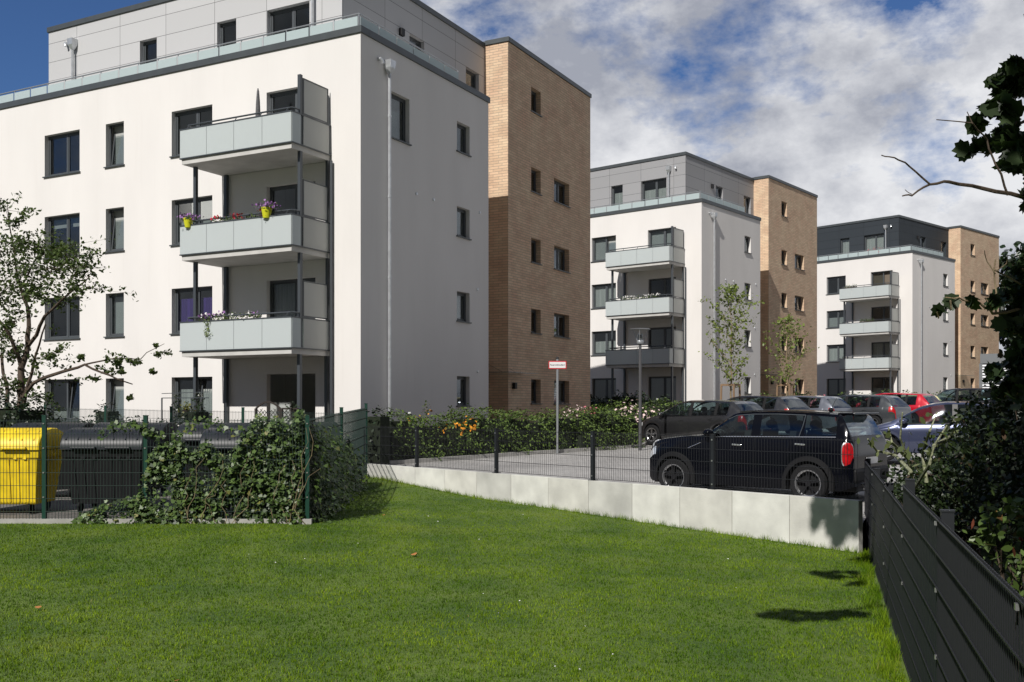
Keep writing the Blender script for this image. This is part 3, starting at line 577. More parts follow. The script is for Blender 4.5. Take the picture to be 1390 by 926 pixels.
# fallen leaves on the grass
for i, (px, py) in enumerate(((562, 756), (969, 918), (52, 832), (938, 845), (300, 731), (521, 707), (457, 722), (240, 922))):
    z = E - 1.93; Zd = (E - z) * F / (py - HY); p = at(px, py, Zd); p.z = zl(p.x, p.y) + .035
    o = leaves('fallen_leaf', [(0, 0, 0)], .085 if i < 2 else .05, 'deadleaf', None, 'lobed' if i < 3 else 'oval', up=3, seed=40 + i); o.location = p
    tag(o, ['curled orange brown leaf lying alone in the middle of the lawn', 'orange brown leaf at the bottom edge of the lawn near the fence', 'dry leaf lying on the grass at the far left side', 'small brown leaf on the worn grass patch at right', 'small dry leaf below the ivy covered fence', 'tiny yellow leaf on the lawn just beyond the fence corner', 'small dry leaf on the lawn right of the green corner post', 'dry leaf at the very bottom left of the lawn'][i], 'fallen leaf')
# paved yard for the bins, garden behind, car park
def poly(name, pts, m): return MB().quad(pts).build(name, m)
def gz(y): return E - 1.88 + .02 * (y - 15.5)
FD = Vector((-math.cos(R(27.757)), math.sin(R(27.757))))
fb0 = Vector((-3.4, 23.2)); fb1 = fb0 + FD * 22
struct(poly('paved_yard', [(-30, 15.5, gz(15.5)), (-3.17, 15.5, gz(15.5)), (fb0.x, fb0.y, gz(23.2)), (fb0.x - .2 + FD.x * 30, fb0.y + FD.y * 30, gz(23.2 + 14))], mat('yard_paving', (.16, .15, .14), .9, noise=.25, nscale=5, bump=.3)))
struct(poly('garden_bed', [(fb0.x, fb0.y, gz(23.2)), (-3.19, 24.6, E - 1.50), (.2, 28, E - 1.45), (-4.2, 29.2, E - 1.43), (-25, 41, E - 1.3), (fb0.x + FD.x * 30, fb0.y + FD.y * 30, gz(30))], 'soil'))
pm = bpy.data.materials.new('paving_blocks'); pm.use_nodes = True; t = pm.node_tree; bs = t.nodes['Principled BSDF']; bs.inputs['Roughness'].default_value = .88
tcn = t.nodes.new('ShaderNodeTexCoord'); mpn = t.nodes.new('ShaderNodeMapping'); mpn.inputs['Rotation'].default_value = (0, 0, R(47)); t.links.new(tcn.outputs['Object'], mpn.inputs[0])
bk = t.nodes.new('ShaderNodeTexBrick'); bk.inputs['Scale'].default_value = 1; bk.inputs['Brick Width'].default_value = .2; bk.inputs['Row Height'].default_value = .1; bk.inputs['Mortar Size'].default_value = .005
bk.inputs['Color1'].default_value = (.40, .385, .37, 1); bk.inputs['Color2'].default_value = (.33, .32, .31, 1); bk.inputs['Mortar'].default_value = (.16, .15, .14, 1)
t.links.new(mpn.outputs[0], bk.inputs[0]); na = t.nodes.new('ShaderNodeTexNoise'); na.inputs['Scale'].default_value = .6; na.inputs['Detail'].default_value = 7; t.links.new(tcn.outputs['Object'], na.inputs[0])
mo = t.nodes.new('ShaderNodeMixRGB'); mo.blend_type = 'OVERLAY'; mo.inputs[0].default_value = .5; t.links.new(bk.outputs[0], mo.inputs[1]); t.links.new(na.outputs[0], mo.inputs[2]); t.links.new(mo.outputs[0], bs.inputs['Base Color'])
def pz(x, y, dz=0): return (x, y, zp(y) + dz)
K = [(-3.19, 24.6), (.1, 28), (4.1, 31.7), (5.2, 36.5), (12, 46), (24, 56), (40, 66)]
struct(MB().quad([pz(P1.x, P1.y), pz(P2.x, P2.y), pz(5.6, 15.6), pz(8, 15.5), pz(60, 16), pz(90, 40), pz(60, 90), pz(*K[6]), pz(*K[5]), pz(*K[4]), pz(*K[3]), pz(*K[2]), pz(*K[1]), pz(*K[0])]).build('car_park', pm))
kb = MB()
for a, b in zip(K[:-1], K[1:]):
    a, b = Vector(a), Vector(b); dd = (b - a).normalized(); nn_ = Vector((-dd.y, dd.x)) * .06
    zc = lambda p: zp(p.y) + .03
    kb.obox(((a.x + b.x) / 2, (a.y + b.y) / 2, (zc(a) + zc(b)) / 2), (b.x / 2 - a.x / 2, b.y / 2 - a.y / 2, (zc(b) - zc(a)) / 2), (nn_.x, nn_.y, 0), (0, 0, .07))
struct(kb.build('kerb', 'kerb'))
struct(MB().quad([pz(*K[0], -.03), pz(*K[1], -.03), pz(*K[2], -.03), pz(*K[3], -.03), pz(*K[4], -.03), pz(*K[5], -.03), pz(*K[6], -.03), pz(60, 90, -.03), pz(40, 100, -.03), pz(-5, 60, -.03), pz(-8, 30, -.03), pz(-4.2, 26, -.03)]).build('planting_bed', 'soil'))
# footpath in front of the stair wings (hidden mostly by hedges)
# ------------------------------------------------------------------ retaining wall
ZW = E - 1.33
wl = thing('retaining_wall', 'low pale concrete retaining wall of upright elements between lawn and car park', 'wall', (P1.x, P1.y, ZW), math.atan2(WD.y, WD.x))
edges = [0, .78] + [.78 + i for i in range(1, 12)]; edges[-1] = 11.87
for i in range(len(edges) - 1):
    a, b = edges[i], edges[i + 1]
    xw, yw = (P1 + WD * a); zb = min(zl(*(P1 + WD * a)), zl(*(P1 + WD * b))) - .25 - ZW
    o = MB().box(a + .004, b - .004, 0.0, .12, zb, 0).build('wall_element', ['concrete', 'concrete_c', 'concrete_c', 'concrete', 'concrete_b', 'concrete_c', 'concrete', 'concrete_b', 'concrete_c', 'concrete', 'concrete_c', 'concrete'][i % 12], wl, bevel=.006)
# ------------------------------------------------------------------ wire fences
def wire_panel(mb, a, b, z0, z1, h0, levels, up=.03, step=.05, d=.0055):
    """double-rod mesh between plan points a and b; z0/z1 bottom heights at the ends"""
    a, b = Vector(a), Vector(b); L = (b - a).length; u = (b - a) / L; nn = Vector((-u.y, u.x)) * .008; k = int(L / step)
    for i in range(k + 1):
        t = i * step / L; p = a + u * (i * step); zb = z0 + (z1 - z0) * t
        mb.bar((p.x, p.y, zb), (p.x, p.y, zb + h0 + up), d, d)
    for j in range(levels):
        zz = h0 * j / (levels - 1)
        for s in (-1, 1):
            mb.bar((a.x + nn.x * s, a.y + nn.y * s, z0 + zz), (b.x + nn.x * s, b.y + nn.y * s, z1 + zz), d * 1.2, d * 1.2)
def post(mb, x, y, z0, z1, w=.06, dpt=.04, ang=0):
    c, s = math.cos(ang), math.sin(ang); mb.obox((x, y, (z0 + z1) / 2), (c * w / 2, s * w / 2, 0), (-s * dpt / 2, c * dpt / 2, 0), (0, 0, (z1 - z0) / 2))
    mb.obox((x, y, z1 + .004), (c * (w / 2 + .004), s * (w / 2 + .004), 0), (-s * (dpt / 2 + .004), c * (dpt / 2 + .004), 0), (0, 0, .006))
f1 = thing('wire_fence', 'low anthracite wire mesh fence standing on the concrete retaining wall', 'fence', (0, 0, 0))
ang = math.atan2(WD.y, WD.x); ps_ = [-.7, 1.77, 4.3, 6.84, 9.39, 11.86]
for i in range(5):
    a = P1 + WD * (ps_[i] + .03) + WN * .06; b = P1 + WD * (ps_[i + 1] - .03) + WN * .06
    mb = MB(); wire_panel(mb, a, b, ZW + .03, ZW + .03, .80, 5); mb.build('mesh_panel', 'anthwire', f1)
for s_ in ps_[1:-1]:
    p = P1 + WD * s_ + WN * .06; mb = MB(); post(mb, p.x, p.y, ZW, ZW + .86, .06, .06, ang); mb.obox((p.x, p.y, ZW + .006), (WD.x * .07, WD.y * .07, 0), (WN.x * .055, WN.y * .055, 0), (0, 0, .006)); o = mb.build('post', 'anth', f1)
    for z in (.08, .45, .78):
        cb = MB(); cb.obox((p.x - WN.x * .034, p.y - WN.y * .034, ZW + z), (WD.x * .012, WD.y * .012, 0), (WN.x * .006, WN.y * .006, 0), (0, 0, .012))
        cb.build('clip', 'clip', o)
# green fence round the bins
f2 = thing('wire_fence', 'tall green wire mesh fence enclosing the refuse bins, ivy growing through it', 'fence', (0, 0, 0))
def gpost(x, y, zb, h=1.74):
    mb = MB(); post(mb, x, y, zb, zb + h, .06, .06, 0); o = mb.build('post', 'green', f2); 
    for z in np.arange(.1, h, .38):
        cb = MB(); cb.obox((x, y - .036, zb + z), (.012, 0, 0), (0, .006, 0), (0, 0, .01))
        cb.build('clip', 'clip', o)
fx_ = [-3.17, -5.68, -7.25, -9.75, -12.25]
for i, x in enumerate(fx_):
    gpost(x, 15.44, gz(15.5) - .03)
    if i: mb = MB(); wire_panel(mb, (fx_[i] + .035, 15.40), (fx_[i - 1] - .035, 15.40), gz(15.5) + .03, gz(15.5) + .03, 1.6, 9); mb.build('mesh_panel', 'wire_green', f2)
sp = [(-3.17, 15.44), (-3.29, 19.2), (-3.4, 23.2)]
for x, y in sp[1:]: gpost(x, y, gz(y) - .03, 1.78)
for a, b in zip(sp[:-1], sp[1:]): mb = MB(); wire_panel(mb, a, b, gz(a[1]) + .03, gz(b[1]) + .03, 1.6, 9); mb.build('mesh_panel', 'wire_green', f2)
ed = MB(); ed.box(-13, -3.1, 15.38, 15.46, gz(15.5) - .3, gz(15.5) + .115); ed.bar((-3.14, 15.46, gz(15.5) - .1), (-3.37, 23.2, gz(23.2) - .1), .08, .2); ed.build('edging_stone', 'kerb', f2)
f3 = thing('garden_fence', 'green wire mesh garden fence between bin yard and nearest building', 'fence', (0, 0, 0))
for i in range(7):
    a = fb0 + FD * (1.3 + 2.48 * i) if i else fb0; 
    b = fb0 + FD * (1.3 + 2.48 * (i + 1)); zb = gz(b.y) + .1
    mb = MB(); wire_panel(mb, a, b, gz(a.y) + .08, zb, 1.42, 8, up=.03); mb.build('mesh_panel', 'wire_green', f3)
    mb = MB(); post(mb, b.x, b.y, zb - .1, zb + 1.52, .06, .06, 0); mb.build('post', 'green', f3)
# right-hand fence with privacy strips
f4 = thing('privacy_fence', 'dark anthracite mesh fence with woven privacy strips running along the right side of the lawn', 'fence', (0, 0, 0))
yj = [15.4, 13.0, 10.6, 8.2, 5.8, 3.4, 1.0]; D4 = Vector((.31, 1)).normalized(); N4 = Vector((D4.y, -D4.x)); a4 = math.atan2(D4.y, D4.x)
for i in range(6):
    a = Vector((xfence(yj[i]), yj[i])); b = Vector((xfence(yj[i + 1]), yj[i + 1])); top = E - (.86 if i < 3 else .665) + (.01 if i == 1 else 0); nlev = 7 if i < 3 else 8; h = .2 * (nlev - 1); z0 = top - h - .0
    mb = MB(); wire_panel(mb, a, b, z0, z0, h, nlev, up=.012, d=.006)
    pn = mb.build('mesh_panel', 'anthwire', f4)
    if i < 4:
        sb = MB(); L = (b - a).length; u = (b - a) / L; k = int(L / .05)
        for q in range(k):
            p = a + u * (.025 + q * .05); sb.obox((p.x + N4.x * .001 * (1 if q % 2 else -1), p.y, z0 + h / 2 - .0), (u.x * .0215, u.y * .0215, 0), (N4.x * .0012, N4.y * .0012, 0), (0, 0, h / 2 - .006))
        sb.build('privacy_strip', 'strip', pn)
for i, y in enumerate(yj):
    p = Vector((xfence(y), y)) + N4 * .05; top = E - (.86 if i < 3 else .64); mb = MB(); post(mb, p.x, p.y, E - 2.45, top + .02, .06, .07, a4); o = mb.build('post', 'anth', f4)
    for z in np.arange(.05, 1.2, .39):
        cb = MB(); cb.obox((p.x - N4.x * .062, p.y - N4.y * .062, top - z), (D4.x * .012, D4.y * .012, 0), (N4.x * .006, N4.y * .006, 0), (0, 0, .012))
        cb.build('clip', 'clip', o)
# ------------------------------------------------------------------ refuse bins
def bin_(name_lab, x, y, bodym, lidm, rz=0, group=None):
    r = thing('refuse_bin', name_lab, 'refuse bin', (x, y, gz(y)), rz, group)
    mb = MB(); z0, z1 = .16, 1.08; w0, w1, d0, d1 = .56, .66, .36, .50      # tapered body with ribs
    n = 7
    def ring(t): return [(sx * (w0 + (w1 - w0) * t), sy * (d0 + (d1 - d0) * t), z0 + (z1 - z0) * t) for sx, sy in ((-1, -1), (1, -1), (1, 1), (-1, 1))]
    ts = [0, .08, .5, .86, .862, 1.0]; mb.v = []
    for i, t in enumerate(ts):
        q = ring(t); k = 1.04 if i >= 4 else 1.0; mb.v += [(a * k, b * k, c) for a, b, c in q]
    for i in range(len(ts) - 1):
        for j in range(4): mb.f.append((i*4+j, i*4+(j+1) % 4, (i+1)*4+(j+1) % 4, (i+1)*4+j)); mb.uv += [(0, 0)] * 4
    mb.f.append((3, 2, 1, 0)); mb.uv += [(0, 0)] * 4
    for k in range(-3, 4):
        if k: mb.bar((k * .15, -.37, .2), (k * .165, -.485, .94), .018, .02)
    mb.build('body', bodym, r, bevel=.012)
    lb = MB(); n = 14      # barrel lid: rounded in depth
    prof = [(-.55, 1.09), (-.55, 1.16), (-.50, 1.27), (-.40, 1.36), (-.25, 1.42), (-.05, 1.45), (.15, 1.44), (.35, 1.38), (.50, 1.27), (.55, 1.12), (.55, 1.09)]
    i0 = 0
    for s in (-.70, -.68, .68, .70):
        k = .97 if abs(s) > .69 else 1.0
        lb.v += [(s, yv * k, 1.09 + (zv - 1.09) * k) for yv, zv in prof]
    m_ = len(prof)
    for a in range(3):
        for j in range(m_ - 1): lb.f.append((a*m_+j, (a+1)*m_+j, (a+1)*m_+j+1, a*m_+j+1)); lb.uv += [(0, 0)] * 4
    lb.f.append(tuple(range(m_))); lb.uv += [(0, 0)] * m_; lb.f.append(tuple(3 * m_ + j for j in reversed(range(m_)))); lb.uv += [(0, 0)] * m_
    lid = lb.build('lid', lidm, r, smooth=True)
    hb = MB(); hb.box(-.5, -.08, -.60, -.55, 1.10, 1.14); hb.box(.08, .5, -.60, -.55, 1.10, 1.14); hb.build('lid_grip', lidm, lid, bevel=.01)
    rb = MB()
    for xx in np.linspace(-.6, .6, 7): rb.bar((xx, -.52, 1.255), (xx, -.30, 1.415), .02, .012)
    rb.build('lid_rib', lidm, lid)
    for s in (-1, 1): MB().tube([(s * .64, 0, .98), (s * .76, 0, .98)], .03, 8).build('lifting_pin', bodym, r)
    for sx in (-1, 1):
        for sy in (-1, 1):
            wb = MB(); wb.lathe([(.001, -.025), (.085, -.025), (.1, -.012), (.1, .012), (.085, .025), (.001, .025)], 14, (sx * .45, sy * .3, .1), axis='x'); wb.build('castor', 'rubber', r)
    mb = MB()
    for xx in (-.33, -.14, .28, .44): mb.box(xx - .03, xx + .03, -.505, -.49, .93, .99)
    mb.build('catch', bodym, r)
    return r
bin_('bright yellow recycling bin behind the green fence', -8.62, 17.2, 'yellow', 'yellow')
bin_('black refuse bin standing directly right of the yellow one', -6.92, 17.3, 'binblack', 'binlid')
bin_('black refuse bin half hidden by the ivy, front row', -4.55, 17.25, 'binblack', 'binlid')
bin_('dark refuse bin in the back row behind the yellow bin', -9.0, 19.6, 'binblack', 'binlid')
bin_('dark refuse bin in the back row behind the gap beside the ivy', -5.75, 19.6, 'binblack', 'binlid')
bin_('dark refuse bin in the back row nearest the side fence', -4.2, 19.8, 'binblack', 'binlid')
bin_('dark refuse bin in the back row behind the front black bin', -7.45, 19.7, 'binblack', 'binlid')
# ------------------------------------------------------------------ greenery
def stems(mb, path, r0, r1, n=5):
    k = len(path); mb.tube(path, [r0 + (r1 - r0) * i / (k - 1) for i in range(k)], n)
def plant_root(name, label, cat, loc, group=None): return thing(name, label, cat, loc, 0, group)
# ivy on the fence: leaf curtain right of the second post, thick at the corner
g = np.random.default_rng(11); P = []; NR = []
def ivy_top(x):      # height of the ivy above ground for x along the front run
    xs = [-6.9, -6.6, -6.3, -5.8, -5.6, -5.3, -4.9, -4.5, -4.2, -3.9, -3.5, -3.1]; hs = [.03, .16, .35, .42, 1.1, 1.35, 1.2, 1.12, 1.35, 1.68, 1.66, 1.55]
    return float(np.interp(x, xs, hs))
while len(P) < 14500:
    x = -6.8 + 3.55 * g.random() ** .75; h = ivy_top(x) * (1 + .05 * math.sin(x * 9) + .05 * math.sin(x * 17 + 1)); z = h * g.random(); zz = gz(15.5) + z + g.normal(0, .03)
    # gaps: the fence shows through between the bins
    gap = math.sin(x * 5.1 + 1.3) * math.sin(z * 6.3 + x * 2) 
    if x < -4.3 and gap > .30 and g.random() < .9: continue
    if x < -5.7 and g.random() < .35: continue
    thick = .10 + .20 * sm(-5.2, -4.0, x)
    P.append((x, 15.42 + g.random() * thick * 1.5 - (.10 if g.random() < .22 else 0) - .07 * max(0, math.sin(x * 3.3 + z * 2.7)), zz)); NR.append((0, -1, .5))
while len(P) < 20000:
    s = g.random() ** 1.3; y = 15.5 + 5.2 * s; h = 1.62 - 1.0 * s; P.append((-3.17 - .031 * (y - 15.4) + g.normal(.1, .13), y, gz(y) + h * g.random())); NR.append((1, 0, .4))
ivyr = plant_root('ivy', 'dense green ivy climbing over the corner of the green bin fence', 'ivy', (0, 0, 0))
for q in range(260):
    x = -6.4 + 2.4 * g.random(); P.append((x, 15.36 + g.normal(0, .05), gz(15.5) + 1.52 + .10 * math.sin(x * 5) - .12 * (x + 4) ** 2 * .1 + g.normal(0, .05))); NR.append((0, -1, .3))
ivo = leaves('foliage', P, .058, 'ivy', ivyr, 'ivy', NR, up=.5, jitter=.6, seed=3)
mb = MB()
for i in range(12):
    x = -5.6 + 2.5 * g.random(); y = 15.35; z = gz(15.5); h = ivy_top(x) * (.5 + .5 * g.random()); pts = [(x, y, z)]
    for k in range(7): pts.append((pts[-1][0] + g.normal(.02, .07), y - .05 * g.random(), z + h * (k + 1) / 7))
    stems(mb, pts, .006, .003, 5)
mb.build('stem', 'barkpale', ivyr)
def hedge(label, path, width, height, zf, size, m, density, cat='hedge', seed=1, rag=.1, name='hedge', group=None, shape='oval'):
    """clipped hedge along a plan path: leaves all round a dark core, gappy uneven top"""
    g = np.random.default_rng(seed); r = plant_root(name, label, cat, (path[0][0], path[0][1], zf(path[0][1])), group); o0 = Vector((path[0][0], path[0][1], zf(path[0][1])))
    P = []; NR = []; core = MB()
    for a, b in zip(path[:-1], path[1:]):
        a, b = Vector(a), Vector(b); L = (b - a).length; u = (b - a) / L; nn_ = Vector((-u.y, u.x)); n = int(L * (2 * height + width) * density)
        hf = lambda s: height * (1 + rag * math.sin(s * 2.1 + seed) * .6 + rag * math.sin(s * 5.3 + 2 * seed) * .5)
        for _ in range(n):
            s = g.random() * L; c = g.random() * (2 * height + width); H = hf(s + a.x)
            bump = .10 * math.sin(s * 4 + c * 5 + seed) + g.normal(0, .05)
            if c < height: off, z, nv = -width / 2 - bump, c / height * H, (-nn_.x, -nn_.y, .4)
            elif c < height + width: off, z, nv = c - height - width / 2, H + bump * .9 + abs(g.normal(0, .04)), (0, 0, 1)
            else: off, z, nv = width / 2 + bump, (c - height - width) / height * H, (nn_.x, nn_.y, .4)
            p = a + u * s + nn_ * off; P.append((p.x - o0.x, p.y - o0.y, zf(p.y) + z - o0.z)); NR.append(nv)
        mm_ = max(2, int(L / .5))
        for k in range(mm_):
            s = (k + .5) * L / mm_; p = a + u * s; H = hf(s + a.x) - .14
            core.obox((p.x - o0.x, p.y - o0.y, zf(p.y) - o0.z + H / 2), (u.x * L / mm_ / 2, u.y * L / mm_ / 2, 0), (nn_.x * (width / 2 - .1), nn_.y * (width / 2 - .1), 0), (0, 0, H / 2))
    leaves('foliage', P, size, m, r, shape, NR, up=.3, seed=seed); core.build('inner_twigs', 'core', r)  # solid near-black boxes inside the leaves close the view through
    return r
def flowers(label, pts, size, m, name='flowers', per=26, seed=2, spread=.10, cat='flowers'):
    g = np.random.default_rng(seed); P = []
    size *= .62
    for p in pts:
        for _ in range(int(per * 2.2)): P.append((p[0] - pts[0][0] + g.normal(0, spread), p[1] - pts[0][1] + g.normal(0, spread), p[2] - pts[0][2] + g.normal(0, spread * .8)))
    o = leaves(name, P, size, m, None, 'blob', None, up=.6, seed=seed); o.location = pts[0]
    return tag(o, label, cat)
zg_ = lambda y: zp(y) - .03
hedge('thick clipped green hedge behind the kerb of the car park', [(-3.3, 25.3), (-1.0, 27.7), (1.5, 30.1), (3.6, 32.1)], .95, 1.12, zg_, .078, 'hedge', 330, seed=2, rag=.12)
hedge('lower bright green bushes at the kerb between lamp post and small black car', [(1.9, 30.0), (3.9, 31.9)], .7, .62, zg_, .075, 'bush', 260, cat='bush', seed=3, rag=.25, name='bush')
hedge('green hedge continuing in front of the middle apartment block', [(3.4, 36.5), (7.5, 41.0)], .9, 1.15, zg_, .10, 'hedge', 150, seed=5, rag=.2)
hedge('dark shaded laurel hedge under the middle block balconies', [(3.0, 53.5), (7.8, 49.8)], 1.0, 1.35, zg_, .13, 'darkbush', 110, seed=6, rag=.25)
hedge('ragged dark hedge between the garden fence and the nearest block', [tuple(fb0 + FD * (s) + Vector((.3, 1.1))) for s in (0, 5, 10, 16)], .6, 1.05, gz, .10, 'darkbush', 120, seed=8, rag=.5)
hedge('row of shrubs in front of the farthest block', [(20, 60), (26, 66), (33, 70)], 1.2, 1.1, zg_, .16, 'bush', 60, seed=9, rag=.4, name='shrub_row', cat='shrubs')
hedge('reddish green shrubs below the middle block brick wing', [(12.5, 52), (15.5, 55), (18, 57.5)], 1.0, 1.15, zg_, .15, 'bush', 70, seed=10, rag=.35, name='shrub_row', cat='shrubs')
flowers('orange lilies flowering in the hedge beside the black mushroom lamp', [at(558, 566, 27.2), at(585, 562, 27.6), at(622, 576, 26.2), at(636, 574, 26.6), at(630, 578, 26.2), at(640, 577, 26.6), at(607, 580, 26.2)], .11, 'orange', per=4, seed=3, spread=.13)
flowers('white roses above the hedge right of the sign post', [at(768, 556, 33.5), at(778, 553, 33.5), at(784, 556, 33.6), at(790, 559, 33.6)], .12, 'pink', per=6, seed=4, spread=.16)
flowers('pink roses above the hedge between the white roses and the lamp post', [at(797, 556, 34), at(803, 560, 34), at(808, 558, 34)], .12, 'rose', per=5, seed=5, spread=.15)
flowers('large cluster of pale roses left of the lamp post', [at(846, 558, 36), at(852, 553, 36), at(858, 557, 36), at(866, 560, 36), at(873, 562, 36), at(888, 561, 36)], .13, 'pink', per=8, seed=6, spread=.19)
flowers('red flowering shrub at the foot of the middle block brick wing', [at(1092, 548, 53), at(1100, 546, 53), at(1108, 548, 54), at(1116, 547, 54)], .16, 'rose', per=12, seed=7, spread=.3)
# tall stems rising from the hedge in front of the shaded wall
for i, (px, h) in enumerate(((578, .9), (612, .75), (648, .6))):
    r = plant_root('tall_weed', ['tallest leafy weed stalk rising from the hedge in front of the shaded wall', 'middle leafy weed stalk rising from the hedge', 'shortest leafy weed stalk near the gable window'][i], 'weed', at(px, 575, 26.3 + i))
    mb = MB(); stems(mb, [(0, 0, -.4), (.02, 0, .1), (.0, .03, h * .6)], .008, .003); mb.build('stem', 'barkpale', r); gg = np.random.default_rng(i)
    leaves('foliage', [(gg.normal(0, .05), gg.normal(0, .05), -.2 + t * (h * .6 + .25)) for t in gg.random(60)], .07, 'bush', r, seed=i)
# generic tree
def tree(name, label, base, trunk_h, h, spread, seed, leafn, leafsize, leafm, barkm, trunk_r=.05, levels=26, up=.75, parent_parts=True, shape='oval', cl=.22, cat='tree', group=None, low=.0):
    g = np.random.default_rng(seed); r = plant_root(name, label, cat, base, group); tb = MB(); bb = MB(); pts = []
    tip = h; path = [(0, 0, -.1)]; 
    for k in range(1, 9): path.append((g.normal(0, .012 * h * k / 8), g.normal(0, .012 * h * k / 8), h * k / 8))
    tb.tube(path, [trunk_r * (1 - .85 * k / 8) for k in range(9)], 9); tk = tb.build('trunk', barkm, r, smooth='all')
    for i in range(levels):
        t = trunk_h / h + (1 - trunk_h / h) * (i + g.random()) / levels; zb = t * h; a = i * 2.4 + g.normal(0, .3)
        prof = math.sin(math.pi * min(1, max(0.06, (t - trunk_h / h) / (1 - trunk_h / h) * .82 + .16))) ** .8
        L = spread * prof * (.75 + .4 * g.random()); px_, py_ = np.interp(zb, [p[2] for p in path], [p[0] for p in path]), np.interp(zb, [p[2] for p in path], [p[1] for p in path])
        p = Vector((px_, py_, zb)); d = Vector((math.cos(a), math.sin(a), up)).normalized(); bp = [p]
        for k in range(5): d = (d + Vector((g.normal(0, .12), g.normal(0, .12), g.normal(.02, .1)))).normalized(); bp.append(bp[-1] + d * L / 5)
        rr_ = trunk_r * .38 * (1 - t * .6); bb.tube(bp, [rr_ * (1 - .8 * k / 5) for k in range(6)], 5)
        for k in range(3):
            s0 = bp[1 + k + (k > 1)]; dd = (d + Vector((g.normal(0, .7), g.normal(0, .7), g.normal(.1, .5)))).normalized(); e_ = s0 + dd * L * .4; bb.tube([s0, (s0 + e_) / 2 + Vector((0, 0, .02)), e_], [rr_ * .4, rr_ * .3, rr_ * .12], 4)
            for q in range(max(1, int(leafn / levels / 5))):
                f_ = g.random(); c = s0.lerp(e_, f_ * .9 + .15); pts.append(c + Vector(g.normal(0, cl * .5, 3)))
        for q in range(int(leafn / levels * .4)):
            f_ = .25 + .75 * g.random(); j = min(4, int(f_ * 5)); c = bp[j].lerp(bp[j + 1], g.random()); pts.append(c + Vector(g.normal(0, cl * .45, 3)))
    bb.build('branches', barkm, tk); leaves('crown', pts, leafsize, leafm, r, shape, up=.5, droop=.3, seed=seed)
    return r
def staked(label, px, Zd, topy, seed, stake_px, n):
    x = (px - HX) / F * Zd; zb = zp(Zd) - .05; htop = (HY - topy) * Zd / F + E - zb
    t = tree('young_tree', label, (x, Zd, zb), 1.75, htop, htop * .30, seed, n, .15, 'youngleaf', 'barkpale', .055, levels=34, up=.95, cl=.16, group=None)
    st = thing('tree_stake', 'wooden three-post support frame round ' + label.split(',')[0], 'tree stake', (x, Zd, zb)); w = .55
    for a in (0, 2.1, 4.2): MB().tube([(w * math.cos(a + .5), w * math.sin(a + .5), 0), (w * .9 * math.cos(a + .5), w * .9 * math.sin(a + .5), 2.1)], .05, 8).build('stake', 'wood', st)
    q = [Vector((w * .9 * math.cos(a + .5), w * .9 * math.sin(a + .5), 2.06)) for a in (0, 2.1, 4.2)]; mb = MB()
    for k in range(3): mb.bar(q[k], q[(k + 1) % 3], .05, .09)
    mb.build('crossbar', 'wood', st)
staked('young tree before the gable of the middle block, fuller crown', 993, 47, 394, 21, None, 1500)
staked('young tree before the brick wing of the middle block, thinner crown', 1068, 52, 434, 22, None, 950)
# multi-stemmed tree at the far left, built along its own limbs
def limbtree(name, label, limbs, clusters, leafsize, leafm, barkm, seed, cat='tree', shape='oval', dens=1.0, droop=.3, parent=None):
    g = np.random.default_rng(seed); b0 = limbs[0][0][0]; r = plant_root(name, label, cat, b0); tb = MB(); tw = MB(); pts = []
    for k, (pth, r0, r1) in enumerate(limbs):
        q = [p - b0 for p in pth]; fine = [q[0]]
        for a, b in zip(q[:-1], q[1:]):
            for s in range(1, 4): fine.append(a.lerp(b, s / 3) + Vector(g.normal(0, (b - a).length * .025, 3)))
        (tb if k == 0 else tw).tube(fine, [r0 + (r1 - r0) * i / (len(fine) - 1) for i in range(len(fine))], 6)
    for (c, rad, n) in clusters:
        c = c - b0
        nt_ = max(1, int(n / 14)); lv_ = max(3, int(n / nt_ * dens))
        for _ in range(nt_):
            e_ = c + Vector(g.normal(0, 1, 3)) * Vector((rad, rad, rad * .6)).length * .42; e_ = c + Vector((g.normal(0, rad), g.normal(0, rad), g.normal(0, rad * .5))); m_ = c.lerp(e_, .5) + Vector((0, 0, -.04)); tw.tube([c, m_, e_], [.006, .004, .002], 4)
            for _ in range(lv_): f_ = .3 + .8 * g.random(); pts.append(c.lerp(e_, f_) + Vector(g.normal(0, rad * .16, 3)))
    t_ = tb.build('trunk', barkm, r, smooth='all'); tw.build('branches', barkm, t_); leaves('crown', pts, leafsize, leafm, r, shape, up=.45, droop=droop, seed=seed); return r
T = lambda px, py, Z=22.0: at(px, py, Z)
limbs = [([T(22, 600), T(28, 545), T(30, 500, 22.2), T(38, 470, 22.3)], .10, .06), ([T(28, 545), T(45, 520, 21.8), T(85, 505, 21.6), T(115, 495, 21.5), T(150, 510, 21.4), T(178, 522, 21.4)], .05, .012), ([T(115, 495, 21.5), T(150, 488, 21.3), T(190, 486, 21.2), T(222, 466, 21)], .02, .005),
 ([T(38, 470, 22.3), T(40, 430, 22.5), T(28, 390, 22.8), T(20, 345, 23)], .06, .02), ([T(38, 470, 22.3), T(62, 430, 22), T(95, 395, 21.8), T(122, 375, 21.6)], .045, .012), ([T(30, 500, 22.2), T(15, 460, 22), T(-5, 430, 21.8), T(-20, 390, 22)], .05, .015), ([T(28, 390, 22.8), T(50, 350, 22.6), T(85, 335, 22.3)], .025, .008), ([T(20, 345, 23), T(12, 300, 23), T(10, 272, 23)], .02, .005), ([T(24, 590), T(12, 560), T(8, 520, 22.3), T(2, 480, 22.6)], .06, .03), ([T(28, 560), T(40, 520, 22), T(48, 480, 22), T(60, 440, 21.7)], .05, .015)]
